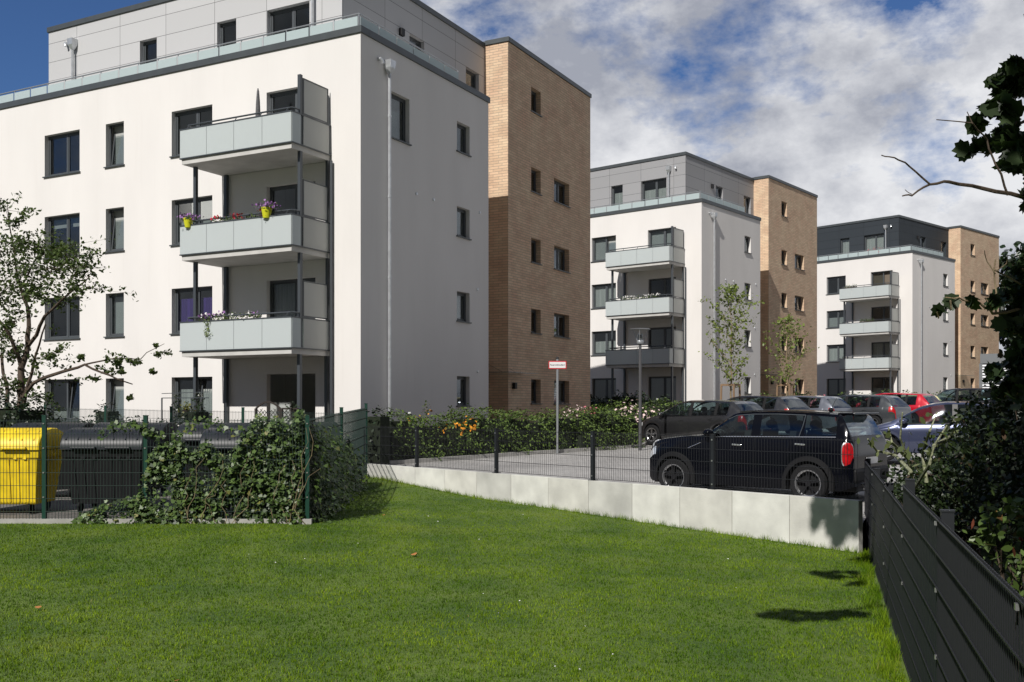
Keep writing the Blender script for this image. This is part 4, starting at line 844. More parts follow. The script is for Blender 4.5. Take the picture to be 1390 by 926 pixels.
cl = [(T(8, 285, 23), .35, 90), (T(22, 300, 23), .3, 70), (T(18, 330, 23), .5, 200), (T(50, 335, 22.6), .5, 240), (T(88, 345, 22.3), .45, 230), (T(112, 362, 22), .40, 170), (T(70, 365, 22.2), .55, 280), (T(30, 370, 22.7), .55, 280), (T(100, 385, 21.8), .4, 160), (T(-10, 350, 22.5), .6, 220), (T(0, 400, 22.3), .55, 260), (T(45, 400, 22.2), .5, 200), (T(90, 412, 22), .33, 90), (T(22, 435, 22.3), .42, 140), (T(-5, 450, 22), .5, 160),
 (T(12, 482, 22.5), .42, 170), (T(48, 487, 22), .35, 120), (T(30, 515, 22.2), .45, 140), (T(75, 480, 21.8), .2, 40), (T(-5, 530, 22), .5, 180), (T(105, 486, 21.5), .16, 36), (T(150, 490, 21.3), .2, 50), (T(163, 505, 21.3), .24, 60), (T(188, 490, 21.2), .22, 60), (T(208, 480, 21.2), .2, 40), (T(215, 468, 21), .10, 16), (T(182, 540, 21.4), .16, 26), (T(60, 540, 22), .3, 60), (T(140, 515, 21.4), .16, 26), (T(205, 503, 21.3), .14, 22)]
limbtree('small_tree', 'dark leafy multi-stemmed tree at the left edge in front of the nearest block', limbs, cl, .085, 'treeleaf', 'bark', 31, dens=2.05)
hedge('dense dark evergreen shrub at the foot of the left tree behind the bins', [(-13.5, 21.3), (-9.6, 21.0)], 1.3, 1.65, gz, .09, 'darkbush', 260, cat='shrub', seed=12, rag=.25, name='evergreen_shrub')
# shrubbery behind the right-hand fence (shaded)
def bushmass(label, name, centres, size, m, seed, n, shape='oval', stemsn=14, cat='shrub', zb=-2.2):
    g = np.random.default_rng(seed); c0 = Vector(centres[0][0]); base = Vector((c0.x, c0.y, E + zb)); r = plant_root(name, label, cat, base); P = []; tw = MB(); core = MB()
    tot = sum(c[1] ** 2 for c in centres)
    for c, rad in centres:
        c = Vector(c) - base
        for _ in range(int(n * rad ** 2 / tot)):
            v = Vector(g.normal(0, 1, 3)).normalized() * rad * (.45 + .6 * g.random() ** .6) * (1 + .2 * math.sin(7 * g.random())); P.append(c + Vector((v.x, v.y, v.z * 1.0)))
        for _ in range(stemsn // 2):
            e_ = c + Vector(g.normal(0, rad * .6, 3)); s_ = Vector((c.x + g.normal(0, .2), c.y + g.normal(0, .2), 0)); tw.tube([s_, s_.lerp(e_, .5) + Vector(g.normal(0, .08, 3)), e_], [.014, .009, .003], 5)
    leaves('foliage', P, size, m, r, shape, up=.4, droop=.3, seed=seed); tw.build('stems', 'bark', r); return r
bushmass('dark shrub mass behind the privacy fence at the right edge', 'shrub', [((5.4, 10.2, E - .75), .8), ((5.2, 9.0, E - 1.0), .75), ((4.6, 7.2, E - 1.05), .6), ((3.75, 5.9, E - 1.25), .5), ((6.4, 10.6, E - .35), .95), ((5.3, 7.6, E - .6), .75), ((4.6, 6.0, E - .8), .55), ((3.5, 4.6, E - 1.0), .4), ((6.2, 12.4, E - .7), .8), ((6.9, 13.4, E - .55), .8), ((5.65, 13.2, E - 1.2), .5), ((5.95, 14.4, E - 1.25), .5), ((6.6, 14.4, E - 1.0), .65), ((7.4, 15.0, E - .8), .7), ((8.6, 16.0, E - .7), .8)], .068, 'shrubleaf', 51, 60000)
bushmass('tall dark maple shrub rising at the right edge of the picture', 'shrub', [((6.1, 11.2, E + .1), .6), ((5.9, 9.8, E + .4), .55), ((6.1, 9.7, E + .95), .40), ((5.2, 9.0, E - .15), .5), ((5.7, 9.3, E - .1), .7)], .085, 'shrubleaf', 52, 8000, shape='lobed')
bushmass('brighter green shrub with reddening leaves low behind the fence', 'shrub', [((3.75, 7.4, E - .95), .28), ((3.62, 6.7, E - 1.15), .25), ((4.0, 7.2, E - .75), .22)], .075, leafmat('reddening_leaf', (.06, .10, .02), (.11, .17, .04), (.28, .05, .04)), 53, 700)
# pale lichen-covered stems with sparse shoots above the fence
r = plant_root('bare_shrub', 'pale lichen covered bare stems poking up above the end of the privacy fence', 'shrub', at(1225, 700, 10)); b0 = at(1225, 700, 10); mb = MB(); g = np.random.default_rng(8); pp = []
for pth in ([(1232, 690), (1240, 655), (1232, 622), (1222, 595), (1225, 560)], [(1240, 665), (1262, 630), (1268, 605), (1285, 578)], [(1236, 640), (1215, 618), (1190, 612), (1178, 596)], [(1258, 655), (1252, 615), (1262, 585), (1272, 560)], [(1232, 622), (1210, 600), (1206, 580)], [(1268, 605), (1290, 592), (1300, 575)]):
    q = [at(x, y, 10 + .4 * math.sin(x)) - b0 for x, y in pth]; stems(mb, q, .02, .007, 6)
    for _ in range(16): k = g.integers(0, len(q) - 1); pp.append(q[k].lerp(q[k + 1], g.random()) + Vector(g.normal(0, .05, 3)))
mb.build('stems', mat('lichen_bark', (.24, .25, .15), .9, noise=.5, nscale=30, bump=.6), r); leaves('foliage', pp, .08, leafmat('pale_shoot', (.05, .08, .02), (.16, .18, .07)), r, seed=3)
# overhanging maple at the right edge
T5 = lambda x, y, Z=5.0: at(x, y, Z)
limbs = [([at(1480, 640, 5.6), at(1470, 480, 5.5), at(1440, 330, 5.4), at(1415, 150, 5.3), at(1400, 20, 5.3)], .06, .03), ([T5(1440, 330, 5.4), T5(1415, 285, 5.2), T5(1390, 268), T5(1330, 255, 4.9), T5(1290, 246, 4.8), T5(1262, 250, 4.8), T5(1238, 264, 4.8), T5(1225, 266, 4.8)], .014, .003), ([T5(1262, 250, 4.8), T5(1235, 226, 4.75), T5(1214, 214, 4.7), T5(1196, 211, 4.7)], .005, .0025),
 ([T5(1368, 265, 4.95), T5(1352, 225, 4.9), T5(1340, 190, 4.9), T5(1320, 168, 4.8), T5(1273, 161, 4.8)], .006, .0025), ([T5(1320, 168, 4.8), T5(1313, 152, 4.8)], .003, .002), ([T5(1415, 150, 5.3), T5(1385, 165, 5.1), T5(1360, 130, 5)], .012, .004), ([T5(1425, 220, 5.3), T5(1390, 215, 5.1), T5(1370, 190, 5)], .012, .004), ([T5(1238, 264, 4.8), T5(1228, 258, 4.8)], .002, .0015), ([T5(1360, 130, 5), T5(1380, 100, 5.1), T5(1372, 88, 5)], .004, .002)]
cl = [(T5(1372, 95), .075, 30), (T5(1385, 115), .09, 34), (T5(1352, 112), .07, 16), (T5(1362, 135), .08, 18), (T5(1385, 155), .09, 26), (T5(1350, 150), .07, 12), (T5(1378, 190), .11, 36), (T5(1358, 195), .08, 22), (T5(1385, 225), .10, 34), (T5(1336, 170), .05, 8), (T5(1390, 268), .07, 12), (T5(1425, 140), .08, 36), (T5(1425, 200), .08, 40)]
limbtree('maple_tree', 'dark maple branch at the right edge with long bare twigs against the sky', limbs, cl, .092, 'maple', 'bark', 61, dens=1.0, shape='lobed', droop=.8)
limbs = [([at(1470, 560, 6), at(1430, 450, 6), at(1395, 425, 6)], .03, .014), ([T5(1395, 425, 6), T5(1350, 425, 5.9), T5(1330, 413, 5.8), T5(1300, 405, 5.7), T5(1284, 404, 5.7)], .010, .003), ([T5(1352, 425, 5.9), T5(1351, 395, 5.9), T5(1352, 352, 5.9)], .006, .004), ([T5(1351, 372, 5.9), T5(1340, 355, 5.9), T5(1336, 340, 5.9)], .004, .002), ([T5(1352, 368, 5.9), T5(1366, 358, 5.9), T5(1368, 348, 5.9)], .004, .002), ([T5(1350, 366, 5.9), T5(1375, 380, 5.9), T5(1400, 395, 6)], .005, .005)]
cl = [(T5(1290, 408, 5.7), .04, 8), (T5(1315, 406, 5.8), .05, 9), (T5(1272, 424, 5.7), .03, 5), (T5(1338, 405, 5.8), .05, 9), (T5(1380, 402, 6), .08, 60), (T5(1388, 365, 6), .05, 40), (T5(1380, 425, 6), .08, 70), (T5(1392, 445, 6), .10, 110), (T5(1392, 485, 6.2), .11, 90), (T5(1352, 512, 6.2), .08, 40), (T5(1372, 530, 6.2), .11, 90), (T5(1395, 395, 6), .10, 90)]
limbtree('maple_sapling', 'leafy maple sapling reaching in from the right edge below the bare twigs', limbs, cl, .08, 'maple', 'barkpale', 62, dens=.75, shape='lobed', droop=.8)
# the big tree above and behind the photographer that keeps the right side in shade
g = np.random.default_rng(77); r = plant_root('shade_tree', 'broad garden tree beside the photographer shading the right fence', 'tree', (7.2, 1.0, 0)); mb = MB(); mb.tube([(0, 0, -.3), (-.1, .1, 2.5), (-1.0, .6, 4.6), (-2.6, 1.8, 6.6)], [.24, .2, .15, .07], 10)
mb.build('trunk', 'bark', r, smooth='all'); P = []
for c, rad, n in (((-6.0, .6, 7.0), .8, 150), ((-5.4, 2.7, 7.0), .8, 150), ((-4.7, 4.7, 7.1), .8, 120), ((-3.9, 6.6, 7.4), .8, 100), ((-4.0, 1.6, 7.0), 1.9, 1500), ((-3.0, 4.4, 7.2), 1.9, 1500), ((-2.0, 6.6, 7.6), 1.7, 900), ((-1.0, 3.0, 6.6), 2.0, 1200), ((-4.5, -1.6, 7.0), 1.9, 1000), ((-1.5, 0, 6.4), 1.9, 900), ((-4.1, 8.4, 7.5), 1.1, 420), ((-2.7, 9.4, 7.9), 1.3, 520), ((-1.2, 10.2, 8.3), 1.4, 520), ((-7.8, 2.7, 6), .30, 24), ((-7.3, 2.85, 6), .22, 12), ((-6.6, 4.8, 6), .32, 16), ((-6.2, 6.4, 7.2), .40, 70), ((-6.1, 5.6, 6.6), .2, 20)):
    for _ in range(n):
        v = Vector(g.normal(0, 1, 3)).normalized() * rad * g.random() ** .4; P.append(Vector(c) + v)
leaves('crown', P, .26, 'maple', r, 'lobed', up=.5, seed=9)
tb_ = MB()
for q in ([(-1.0, .6, 4.6), (-3.4, 3.2, 6.4), (-6.4, 6.2, 7.1)], [(-3.4, 3.2, 6.4), (-6.0, 3.4, 6.2), (-7.8, 2.7, 6)], [(-2.6, 1.8, 6.6), (-3.4, 5, 7), (-3.4, 9, 7.6)], [(-1.0, .6, 4.6), (-1, 4, 6.5), (-1.2, 9, 8)]): tb_.tube(q, [.07, .04, .015], 6)
tb_.build('branches', 'bark', r)
for i in range(11):
    tree('reflection_tree', 'dense green tree in the row of gardens behind the lawn', (-62 + i * 12.5, -27 - 4 * math.sin(i * 2.3), 0), 1.5, 12 + 2.5 * math.sin(i * 1.7), 7.0, 90 + i, 1500, 1.15, 'darkbush', 'bark', .3, levels=18, up=.5, cl=1.6, group='row of garden trees behind the lawn')  # unseen row behind the camera, added for glass and car paint to reflect
# background trees beyond the last block
tree('background_tree', 'dark tree beyond the farthest block at the right edge', (50, 96, zp(96)), 2, 15, 5.5, 71, 2600, .7, 'darkbush', 'bark', .3, levels=30, up=.6, cl=1.2)
tree('background_tree', 'second dark tree beyond the louvred shed', (47, 86, zp(86)), 2, 11, 4.5, 72, 2200, .6, 'darkbush', 'bark', .25, levels=30, up=.6, cl=1.0)
# ------------------------------------------------------------------ balcony plants and pots
def pot(label, p, size=.13, m='potyel', fm='violet', seed=1):
    r = thing('flower_pot', label, 'flower pot', p); MB().lathe([(.001, 0), (size * .68, 0), (size, size * 1.7), (size * 1.06, size * 1.7), (size * 1.06, size * 1.95), (size * .9, size * 1.95), (.001, size * 1.7)], 16).build('pot', m, r, smooth=True)
    g = np.random.default_rng(seed); leaves('plant', [(g.normal(0, size * 1.0), g.normal(0, size * .9), size * 2.1 + g.normal(0, .05)) for _ in range(90)], .07, 'bush', r, seed=seed); leaves('blossom', [(g.normal(0, size * 1.1), g.normal(0, size), size * 2.4 + g.normal(0, .05)) for _ in range(90)], .06, fm, r, 'blob', seed=seed + 1)
pot('yellow pot with violet flowers hanging at the left end of the second floor balcony', bloc(1, 4.95, -1.75, 6.22), .14)
pot('yellow pot with violet flowers hanging near the right end of the second floor balcony', bloc(1, 1.95, -1.75, 6.24), .15, seed=4)
def trough(label, n, k, u0, u1, ms, seed, z=.72, dens=90, hang=0):
    c = bloc(n, (u0 + u1) / 2, -1.55, 2.85 * k - .23 + z); r = thing('planter_box', label, 'planter', c, -R(BP[n][2])); L = (u1 - u0) / 2; MB().box(-L, L, -.09, .09, -.16, .0).build('trough', 'box', r)
    g = np.random.default_rng(seed); leaves('plant', [(g.uniform(-L, L), g.normal(-.02, .08), abs(g.normal(.05, .08))) for _ in range(int(dens * L * 3))], .07, 'bush', r, seed=seed)
    for i, (m, nn_) in enumerate(ms):
        P = []
        for _ in range(nn_):
            cx = g.uniform(-L, L); 
            for q in range(12): P.append((cx + g.normal(0, .07), g.normal(-.04, .06), .14 + g.normal(0, .04)))
        leaves('blossom', P, .06, m, r, 'blob', seed=seed + i)
    if hang: leaves('trailing_plant', [(-L * .62 + g.normal(0, .06), -.27 + g.normal(0, .03), -g.random() * .5) for _ in range(80)], .06, 'youngleaf', r, seed=seed)
trough('planter with red geraniums on the second floor balcony of the nearest block', 1, 2, 2.3, 4.1, [('redf', 7)], 5, z=.83)
trough('planter with violet and white petunias on the first floor balcony of the nearest block', 1, 1, 2.3, 4.6, [('violet', 7), ('whitef', 4)], 6, z=.85, hang=1)
trough('planter with white flowers on the second floor balcony of the middle block', 2, 2, 1.8, 4.4, [('whitef', 14)], 7, z=.85)
trough('planter with bushy green herbs on the second floor balcony of the farthest block', 3, 2, 2.4, 3.6, [], 8, z=.9, dens=200)
trough('grass plant box at the left end of the top balcony of the farthest block', 3, 3, 3.9, 4.9, [], 9, z=.9, dens=120)
flowers('red flowers on the roof terrace of the farthest block', [bloc(3, 3.3, 1.0, 12.4), bloc(3, 4.1, 1.0, 12.35), bloc(3, 3.7, 1.0, 12.35)], .14, 'redf', per=8, seed=14, spread=.16)
# closed grey parasol on the top balcony of the nearest block
pr = thing('parasol', 'folded dark grey parasol standing on the top balcony of the nearest block', 'parasol', bloc(1, 3.35, -.55, 8.32)); MB().tube([(0, 0, 0), (0, 0, 2.1)], .02, 8).build('pole', 'post', pr)
MB().lathe([(.07, .95), (.085, 1.1), (.06, 1.7), (.035, 2.02), (.002, 2.12)], 10, (0, 0, 0)).build('folded_canopy', mat('parasol_cloth', (.10, .10, .105), .9, noise=.3, nscale=20), pr, smooth=True)
# ground floor terrace things
tr_ = thing('lattice_screen', 'dark wooden lattice screen with arched top beside the ground floor terrace', 'lattice screen', bloc(1, .95, -2.6, -.45), -R(27.757))
mb = MB(); 
for x0 in (-.62, .28):
    w = .85 if x0 < 0 else .55; top = 1.35
    mb.bar((x0, 0, 0), (x0, 0, top), .06); mb.bar((x0 + w, 0, 0), (x0 + w, 0, top), .06)
    n = 12
    arch = [(x0 + w * i / n, 0, top + (.18 * math.sin(math.pi * i / n) if x0 < 0 else 0)) for i in range(n + 1)]
    for a, b in zip(arch[:-1], arch[1:]): mb.bar(a, b, .04)
    for i in range(-8, 9):
        for sgn in (-1, 1):
            pts = []
            for s in np.linspace(0, 1, 12):
                xx = x0 + w * s; zz = .7 + i * .12 + sgn * w * (s - .5)
                if .1 < zz < top: pts.append((xx, 0, zz))
            if len(pts) > 1: mb.bar(pts[0], pts[-1], .014, .01)
mb.build('lattice', 'darkwood', tr_)
ro = thing('rose_arch', 'metal trellis with a hanging flower basket on the ground floor terrace', 'trellis', bloc(1, 5.0, -2.1, -.45), -R(27.757)); mb = MB()
for x in (-.65, .55): mb.bar((x, 0, 0), (x, 0, 1.65), .03)
mb.bar((-.65, 0, 1.65), (1.2, 0, 1.65), .025); mb.bar((-.65, 0, 1.78), (1.2, 0, 1.82), .02); mb.build('bars', 'post', ro)
g = np.random.default_rng(4); leaves('climber', [(-.08 + g.normal(0, .06), g.normal(0, .05), g.random() * 1.75) for _ in range(220)] + [(.85 + g.normal(0, .07), g.normal(0, .06), g.random() * 1.8) for _ in range(260)], .07, 'darkbush', ro, seed=8)
hb = thing('hanging_basket', 'hanging basket of yellow green flowers on the terrace trellis', 'hanging basket', bloc(1, 4.62, -2.15, .86)); MB().lathe([(.001, -.12), (.08, -.10), (.13, 0)], 12).build('basket', 'box', hb); leaves('plant', [tuple(g.normal(0, .11, 3)) for _ in range(160)], .07, leafmat('yellow_green_leaf', (.10, .12, .02), (.28, .26, .05)), hb, seed=6)
# ------------------------------------------------------------------ street furniture
sg = thing('sign_post', 'white rectangular red bordered sign reading Feuerwehrzufahrt on a galvanised pole', 'sign', (1.32, 28.9, zp(28.9)), R(2)); Zs = 28.9
MB().tube([(0, .03, 0), (0, .03, 2.75)], .035, 12).build('pole', 'galv', sg, smooth=True); MB().ball((0, .03, 2.77), .045).build('pole_cap', 'signk', sg)
sz = E + (HY - 495.5) / F * Zs - zp(28.9); pl = MB(); pl.box(-.26, .26, -.012, -.004, sz - .115, sz + .115); pl = pl.build('sign_plate', 'signr', sg, bevel=.004); MB().box(-.235, .235, -.015, -.0125, sz - .088, sz + .088).build('sign_face', 'signw', pl)
tcv = bpy.data.curves.new('lettering', 'FONT'); tcv.body = 'Feuerwehrzufahrt'; tcv.size = .068; tcv.align_x = 'CENTER'; tcv.align_y = 'CENTER'; tcv.extrude = .0005; tcv.offset = .0008
to = bpy.data.objects.new('lettering', tcv); C.objects.link(to); dg = bpy.context.evaluated_depsgraph_get(); me = bpy.data.meshes.new_from_object(to.evaluated_get(dg)); bpy.data.objects.remove(to); lo = link('lettering', me, 'signk', pl, loc=(0, -.0175, sz)); lo.rotation_euler = (R(90), 0, 0)
w_ = max(v.co.x for v in me.vertices) - min(v.co.x for v in me.vertices); lo.scale = (.43 / w_, .43 / w_ , 1)
lp = thing('street_lamp', 'slim anthracite street lamp with flat disc head beside the hedge', 'street lamp', (3.9, 30.3, zp(30.3))); hz = E + (HY - 462) / F * 30.3 - zp(30.3)
MB().tube([(0, 0, 0), (0, 0, hz - .1)], [.05, .042], 14).build('pole', 'lamp', lp, smooth=True)
hd = MB(); hd.lathe([(.06, -.12), (.10, -.10), (.11, -.04), (.09, .0), (.001, .0)], 20, (0, 0, hz)); ho = hd.build('lamp_head', 'alu', lp, smooth=True)
MB().lathe([(.07, 0), (.09, .12), (.085, .2), (.001, .21)], 18, (0, 0, hz)).build('lamp_glass', 'lampglass', ho, smooth=True); MB().lathe([(.001, .335), (.30, .325), (.32, .335), (.30, .345), (.001, .355)], 28, (0, 0, hz)).build('lamp_disc', 'alu', ho, smooth=True)
ab = MB()
for a in (.3, 2.4, 4.5): ab.bar((.09 * math.cos(a), .09 * math.sin(a), hz - .05), (.27 * math.cos(a), .27 * math.sin(a), hz + .33), .015)
ab.build('arm', 'alu', ho); MB().lathe([(.001, .06), (.05, .06), (.05, .16), (.001, .17)], 12, (0, 0, hz)).build('lamp_reflector', 'black', ho)
bo = thing('bollard_lamp', 'small black mushroom shaped bollard lamp sticking out of the hedge', 'bollard lamp', at(556, 575, 27.4)); mb = MB(); mb.tube([(0, 0, -.8), (0, 0, .08)], .075, 14); mb.build('post', 'black', bo, smooth=True)
MB().lathe([(.06, .06), (.06, .14), (.001, .15)], 14).build('lamp_glass', 'lampw', bo, smooth=True); MB().lathe([(.20, .13), (.19, .15), (.09, .21), (.06, .23), (.06, .26), (.001, .27)], 18).build('lamp_hood', 'black', bo, smooth=True); MB().ball((0, 0, .28), .045).build('knob', 'white', bo, smooth=True)
# louvred shed beyond the farthest block
sx_ = at(1352, 549.6, 72); sh_ = thing('louvred_shed', 'grey flat roofed shed with white louvred panels beside the farthest block', 'shed', (34.4, 73, zp(73)), R(-33)); H = 4.3
mb = MB(); mb.box(0, 8, 0, 5, 0, H); mb.box(-.05, 8.05, -.12, 0, H - .7, H); 
for x in (0, 2.62, 5.2, 7.8): mb.box(x - .12, x + .12, -.1, 0, 0, H - .7)
mb.build('wall', 'shed', sh_); mb = MB()
for i in range(17): mb.obox((4, -.06, .15 + i * .205), (3.9, 0, 0), (0, .05, -.02), (0, .012, .055))
mb.build('louvres', 'louv', sh_)
# ------------------------------------------------------------------ cars
def smooth_interp(x, pts):
    xs = [p[0] for p in pts]; ys = [p[1] for p in pts]; return float(np.interp(x, xs, ys))
def car(label, X, Y, head, L, Wd, top, belt, dlo, wscreen, rscreen, wheelx, wr, paint, cat='car', clad=False, tail=None, roofm=None, pillars=(), zoff=0, nose_w=.80, tail_w=.88, roofw=.74, name='parked_car', seats=True, sill=.22, low_end=.30, xend=None):
    """head: heading in plan (radians). Car-local +x is forward."""
    r = thing(name, label, cat, (X, Y, zp(Y) + zoff), head)
    hw = Wd / 2; xs = sorted(set([round(v, 3) for v in list(np.arange(-L / 2, L / 2 + .01, .06))] + [wscreen[0], wscreen[1], rscreen[0], rscreen[1], dlo[0], dlo[1]] + [v for p in pillars for v in p] + [round(wx + s * q, 3) for wx in wheelx for s in (-1, 1) for q in (wr + .055, wr + .04, wr * .9, wr * .6)] + [-L / 2 + .02, L / 2 - .02]))
    xs = [x for x in xs if -L / 2 <= x <= (xend or L / 2)]
    def plan(x):
        t = abs(x) / (L / 2); e = nose_w if x > 0 else tail_w; k = max(0, (t - .55) / .45)
        return hw * (1 - (1 - e) * k ** 2.4 - .06 * max(0, (t - .96) / .04))
    def sec(x):
        zt = smooth_interp(x, top); zb = min(smooth_interp(x, belt), zt - .03); w = plan(x)
        e = max(0, (abs(x) / (L / 2) - .9) / .1); zl_ = sill + (low_end - sill) * e
        for wx in wheelx:
            q = wr + .05
            if abs(x - wx) < q: zl_ = max(zl_, wr + math.sqrt(max(0, q * q - (x - wx) ** 2)))
        zl_ = min(zl_, zb - .12); hc = max(0, zt - zb); f = min(1, hc / .42)
        yr = w * (.93 * (1 - f) + roofw * f); mid = zb + .5 * (zt - zb - .06 * f)
        H = zb - zl_
        return [(w * .93, zl_), (w * .985, zl_ + .12 * H), (w * 1.0, zl_ + .42 * H), (w * .995, zl_ + .74 * H), (w * .965, zl_ + .955 * H), (w * .93, zb + .012 * f), (w * .93 * .5 + yr * .5 + .012 * f, mid), (yr, zt - .055 * f - .012), (yr * .93, zt - .018 * f - .004), (yr * .6, zt), (0.0, zt + .004)]
    S = [sec(x) for x in xs]; nr = len(S[0]); groups = {}
    def catg(i, j):   # face between stations i,i+1 and rows j,j+1
        xm = (xs[i] + xs[i + 1]) / 2; hc = smooth_interp(xm, top) - smooth_interp(xm, belt)
        if 5 <= j <= 6:
            if dlo[0] < xm < dlo[1] and hc > .10:
                if any(a < xm < b for a, b in pillars): return 'pillar'
                return 'side_window'
            if dlo[1] <= xm < wscreen[1] and hc > .1: return 'pillar' if xm > dlo[1] + .0 and False else 'side_window' if xm < dlo[1] + .0 else 'body'
        if j >= 8:
            if wscreen[0] < xm < wscreen[1]: return 'windscreen'
            if rscreen[0] < xm < rscreen[1]: return 'rear_window'
        if tail and tail[0] < xm < tail[1] and tail[2] <= j <= tail[3]: return 'tail_light'
        if j >= 7 and roofm and rscreen[1] <= xm <= wscreen[0]: return 'roof'
        if xm > L / 2 - .32 and j == 3 : return 'headlight'
        return 'body'
    for i in range(len(xs) - 1):
        for j in range(nr - 1):
            for sd_ in (1, -1):
                q = [(xs[i], sd_ * S[i][j][0], S[i][j][1]), (xs[i + 1], sd_ * S[i + 1][j][0], S[i + 1][j][1]), (xs[i + 1], sd_ * S[i + 1][j + 1][0], S[i + 1][j + 1][1]), (xs[i], sd_ * S[i][j + 1][0], S[i][j + 1][1])]
                if sd_ > 0: q.reverse()
                cg = catg(i, j)
                if cg in ('side_window', 'pillar', 'tail_light', 'headlight'):
                    cg = (cg, sd_, sum(1 for p in pillars if p[0] > (xs[i] + xs[i + 1]) / 2) if cg == 'side_window' else (round((xs[i] + xs[i + 1]) / 2) if cg == 'pillar' else 0))
                groups.setdefault(cg, []).append(q)
    for e, rev in ((0, False), (-1, True)):
        q = [(xs[e], y, z) for y, z in S[e]] + [(xs[e], -y, z) for y, z in reversed(S[e][:-1])]
        groups['body'].append(q[::-1] if rev else q)
    body = None
    for gk in sorted(groups, key=lambda k: (k != 'body', str(k))):
        nm = gk if isinstance(gk, str) else gk[0]
        idx = {}; v = []; f = []
        for q in groups[gk]:
            ff = []
            for p in q:
                k = (round(p[0], 4), round(p[1], 4), round(p[2], 4))
                if k not in idx: idx[k] = len(v); v.append(k)
                if idx[k] not in ff: ff.append(idx[k])
            if len(ff) > 2: f.append(ff)
        me = bpy.data.meshes.new(nm); me.from_pydata(v, [], f); me.update()
        m_ = {'body': paint, 'roof': roofm, 'pillar': paint if clad else 'black', 'side_window': 'carglass', 'windscreen': 'carglass', 'rear_window': 'carglass', 'tail_light': 'lens_red', 'headlight': 'lens_clear'}[nm]
        o = link(nm, me, m_, r, smooth=True)
        if nm == 'body': body = o
    # underbody
    MB().box(-L / 2 + .25, L / 2 - .25, -hw * .8, hw * .8, .20, .50).build('underbody', 'rubber', r)
    # belt line trim, door seams, handles, mirrors
    for sd_ in (1, -1):
        tr2 = MB(); pts = [(x, sd_ * (sec(x)[5][0] + .008), sec(x)[5][1]) for x in np.linspace(dlo[0], dlo[1], 14)]; tr2.tube(pts, .009, 6); tr2.build('window_trim', 'chrome' if clad else 'black', r)
        for xd in (dlo[1] - .15, (pillars[0][0] + pillars[0][1]) / 2 if pillars else 0):
            sm_ = MB(); s_ = sec(xd); sm_.tube([(xd, sd_ * (y + .001), z) for y, z in s_[1:6]], .004, 4)
            sm_.build('door_seam', 'black', body)
        for xd in ((pillars[0][1] + .16, pillars[0][0] - .85) if pillars else ()):
            s_ = sec(xd); MB().bar((xd, sd_ * (s_[4][0] + .03), s_[4][1] - .10), (xd + .18, sd_ * (s_[4][0] + .03), s_[4][1] - .09), .022, .028).build('door_handle', 'chrome' if clad else paint, r, bevel=.006)
        s_ = sec(dlo[1] - .05); mi = MB(); mi.ball((dlo[1] - .02, sd_ * (s_[5][0] + .12), s_[5][1] + .08), .10, 8, .7); mi.bar((dlo[1] - .02, sd_ * s_[5][0], s_[5][1] + .02), (dlo[1] - .02, sd_ * (s_[5][0] + .1), s_[5][1] + .06), .03); mi.build('wing_mirror', paint, r, smooth='all')
    for wx in wheelx:
        for sd_ in (1, -1):
            yc = sd_ * (hw - .115); o_ = MB(); rt = wr
            o_.lathe([(rt * .66, -.1), (rt * .93, -.105), (rt, -.08), (rt, .08), (rt * .93, .105), (rt * .66, .1), (rt * .66, -.1)], 32, (wx, yc, wr), axis='y'); w_o = o_.build('wheel', 'rubber', r, smooth=True)
            rm = MB(); ys_ = sd_ * .085; rm.lathe([(rt * .64, sd_ * .105), (rt * .70, sd_ * .108), (rt * .70, sd_ * .09), (rt * .62, sd_ * .07), (rt * .62, -sd_ * .05)], 32, (wx, yc, wr), axis='y'); rm.build('rim', 'rim', w_o, smooth=True)
            sp_ = MB()
            for k in range(5):
                for dk in (-.13, .13):
                    a = 2 * math.pi * k / 5 + .3; sp_.bar((wx + .04 * math.cos(a), yc + ys_ * .85, wr + .04 * math.sin(a)), (wx + rt * .64 * math.cos(a + dk), yc + ys_ * 1.05, wr + rt * .64 * math.sin(a + dk)), .026, .02)
            sp_.lathe([(.001, sd_ * .1), (.05, sd_ * .098), (.06, sd_ * .05)], 14, (wx, yc, wr), axis='y'); sp_.build('spokes', 'rimblack' if clad else 'rim', w_o)
            MB().lathe([(.001, 0), (rt * .62, 0)], 24, (wx, yc + sd_ * .02, wr), axis='y').build('brake_disc', 'rubber', w_o)
            if clad:
                c_ = MB(); n = 26
                for k in range(n):
                    a0, a1 = -.25 + (math.pi + .5) * k / n, -.25 + (math.pi + .5) * (k + 1) / n; pr_ = []
                    for a in (a0, a1):
                        for q, dy in ((wr + .045, .0), (wr + .052, .035), (wr + .115, .03), (wr + .135, .0)):
                            xx, zz = wx + q * math.cos(a), max(.19, wr + q * math.sin(a)); pr_.append((xx, sd_ * (plan(min(max(xx, -L/2), L/2)) * .995 + dy), zz))
                    for q in range(3): c_.quad([pr_[q], pr_[q + 1], pr_[5 + q], pr_[4 + q]])
                c_.build('arch_cladding', mat('arch_plastic', (.03, .03, .032), .6) if 'arch' not in MT else MT['arch'], r, smooth=True)
    if seats:
        zs = smooth_interp(0, belt) - .22
        for sx in ((.25, -.62) if not clad else (.0, -.85)):
            for sy in (-.37, .37):
                s2 = MB(); s2.obox((sx, sy, zs), (.06, 0, .0), (0, .21, 0), (-.06, 0, .34)); s2.ball((sx - .07, sy, zs + .44), .11, 8, .8); s2.build('seat', 'seat', r, smooth=True)
        MB().lathe([(.17, -.012), (.185, 0), (.17, .012)], 20, (.38 if clad else .62, .37, zs + .22), axis='x').build('steering_wheel', 'black', r)
    return r, sec
MT['arch'] = mat('arch_plastic', (.010, .010, .011), .6, spec=.2)
def paint(name, col, metal=.0, rough=.28): return mat(name, col, rough, metal, coat=1.0)
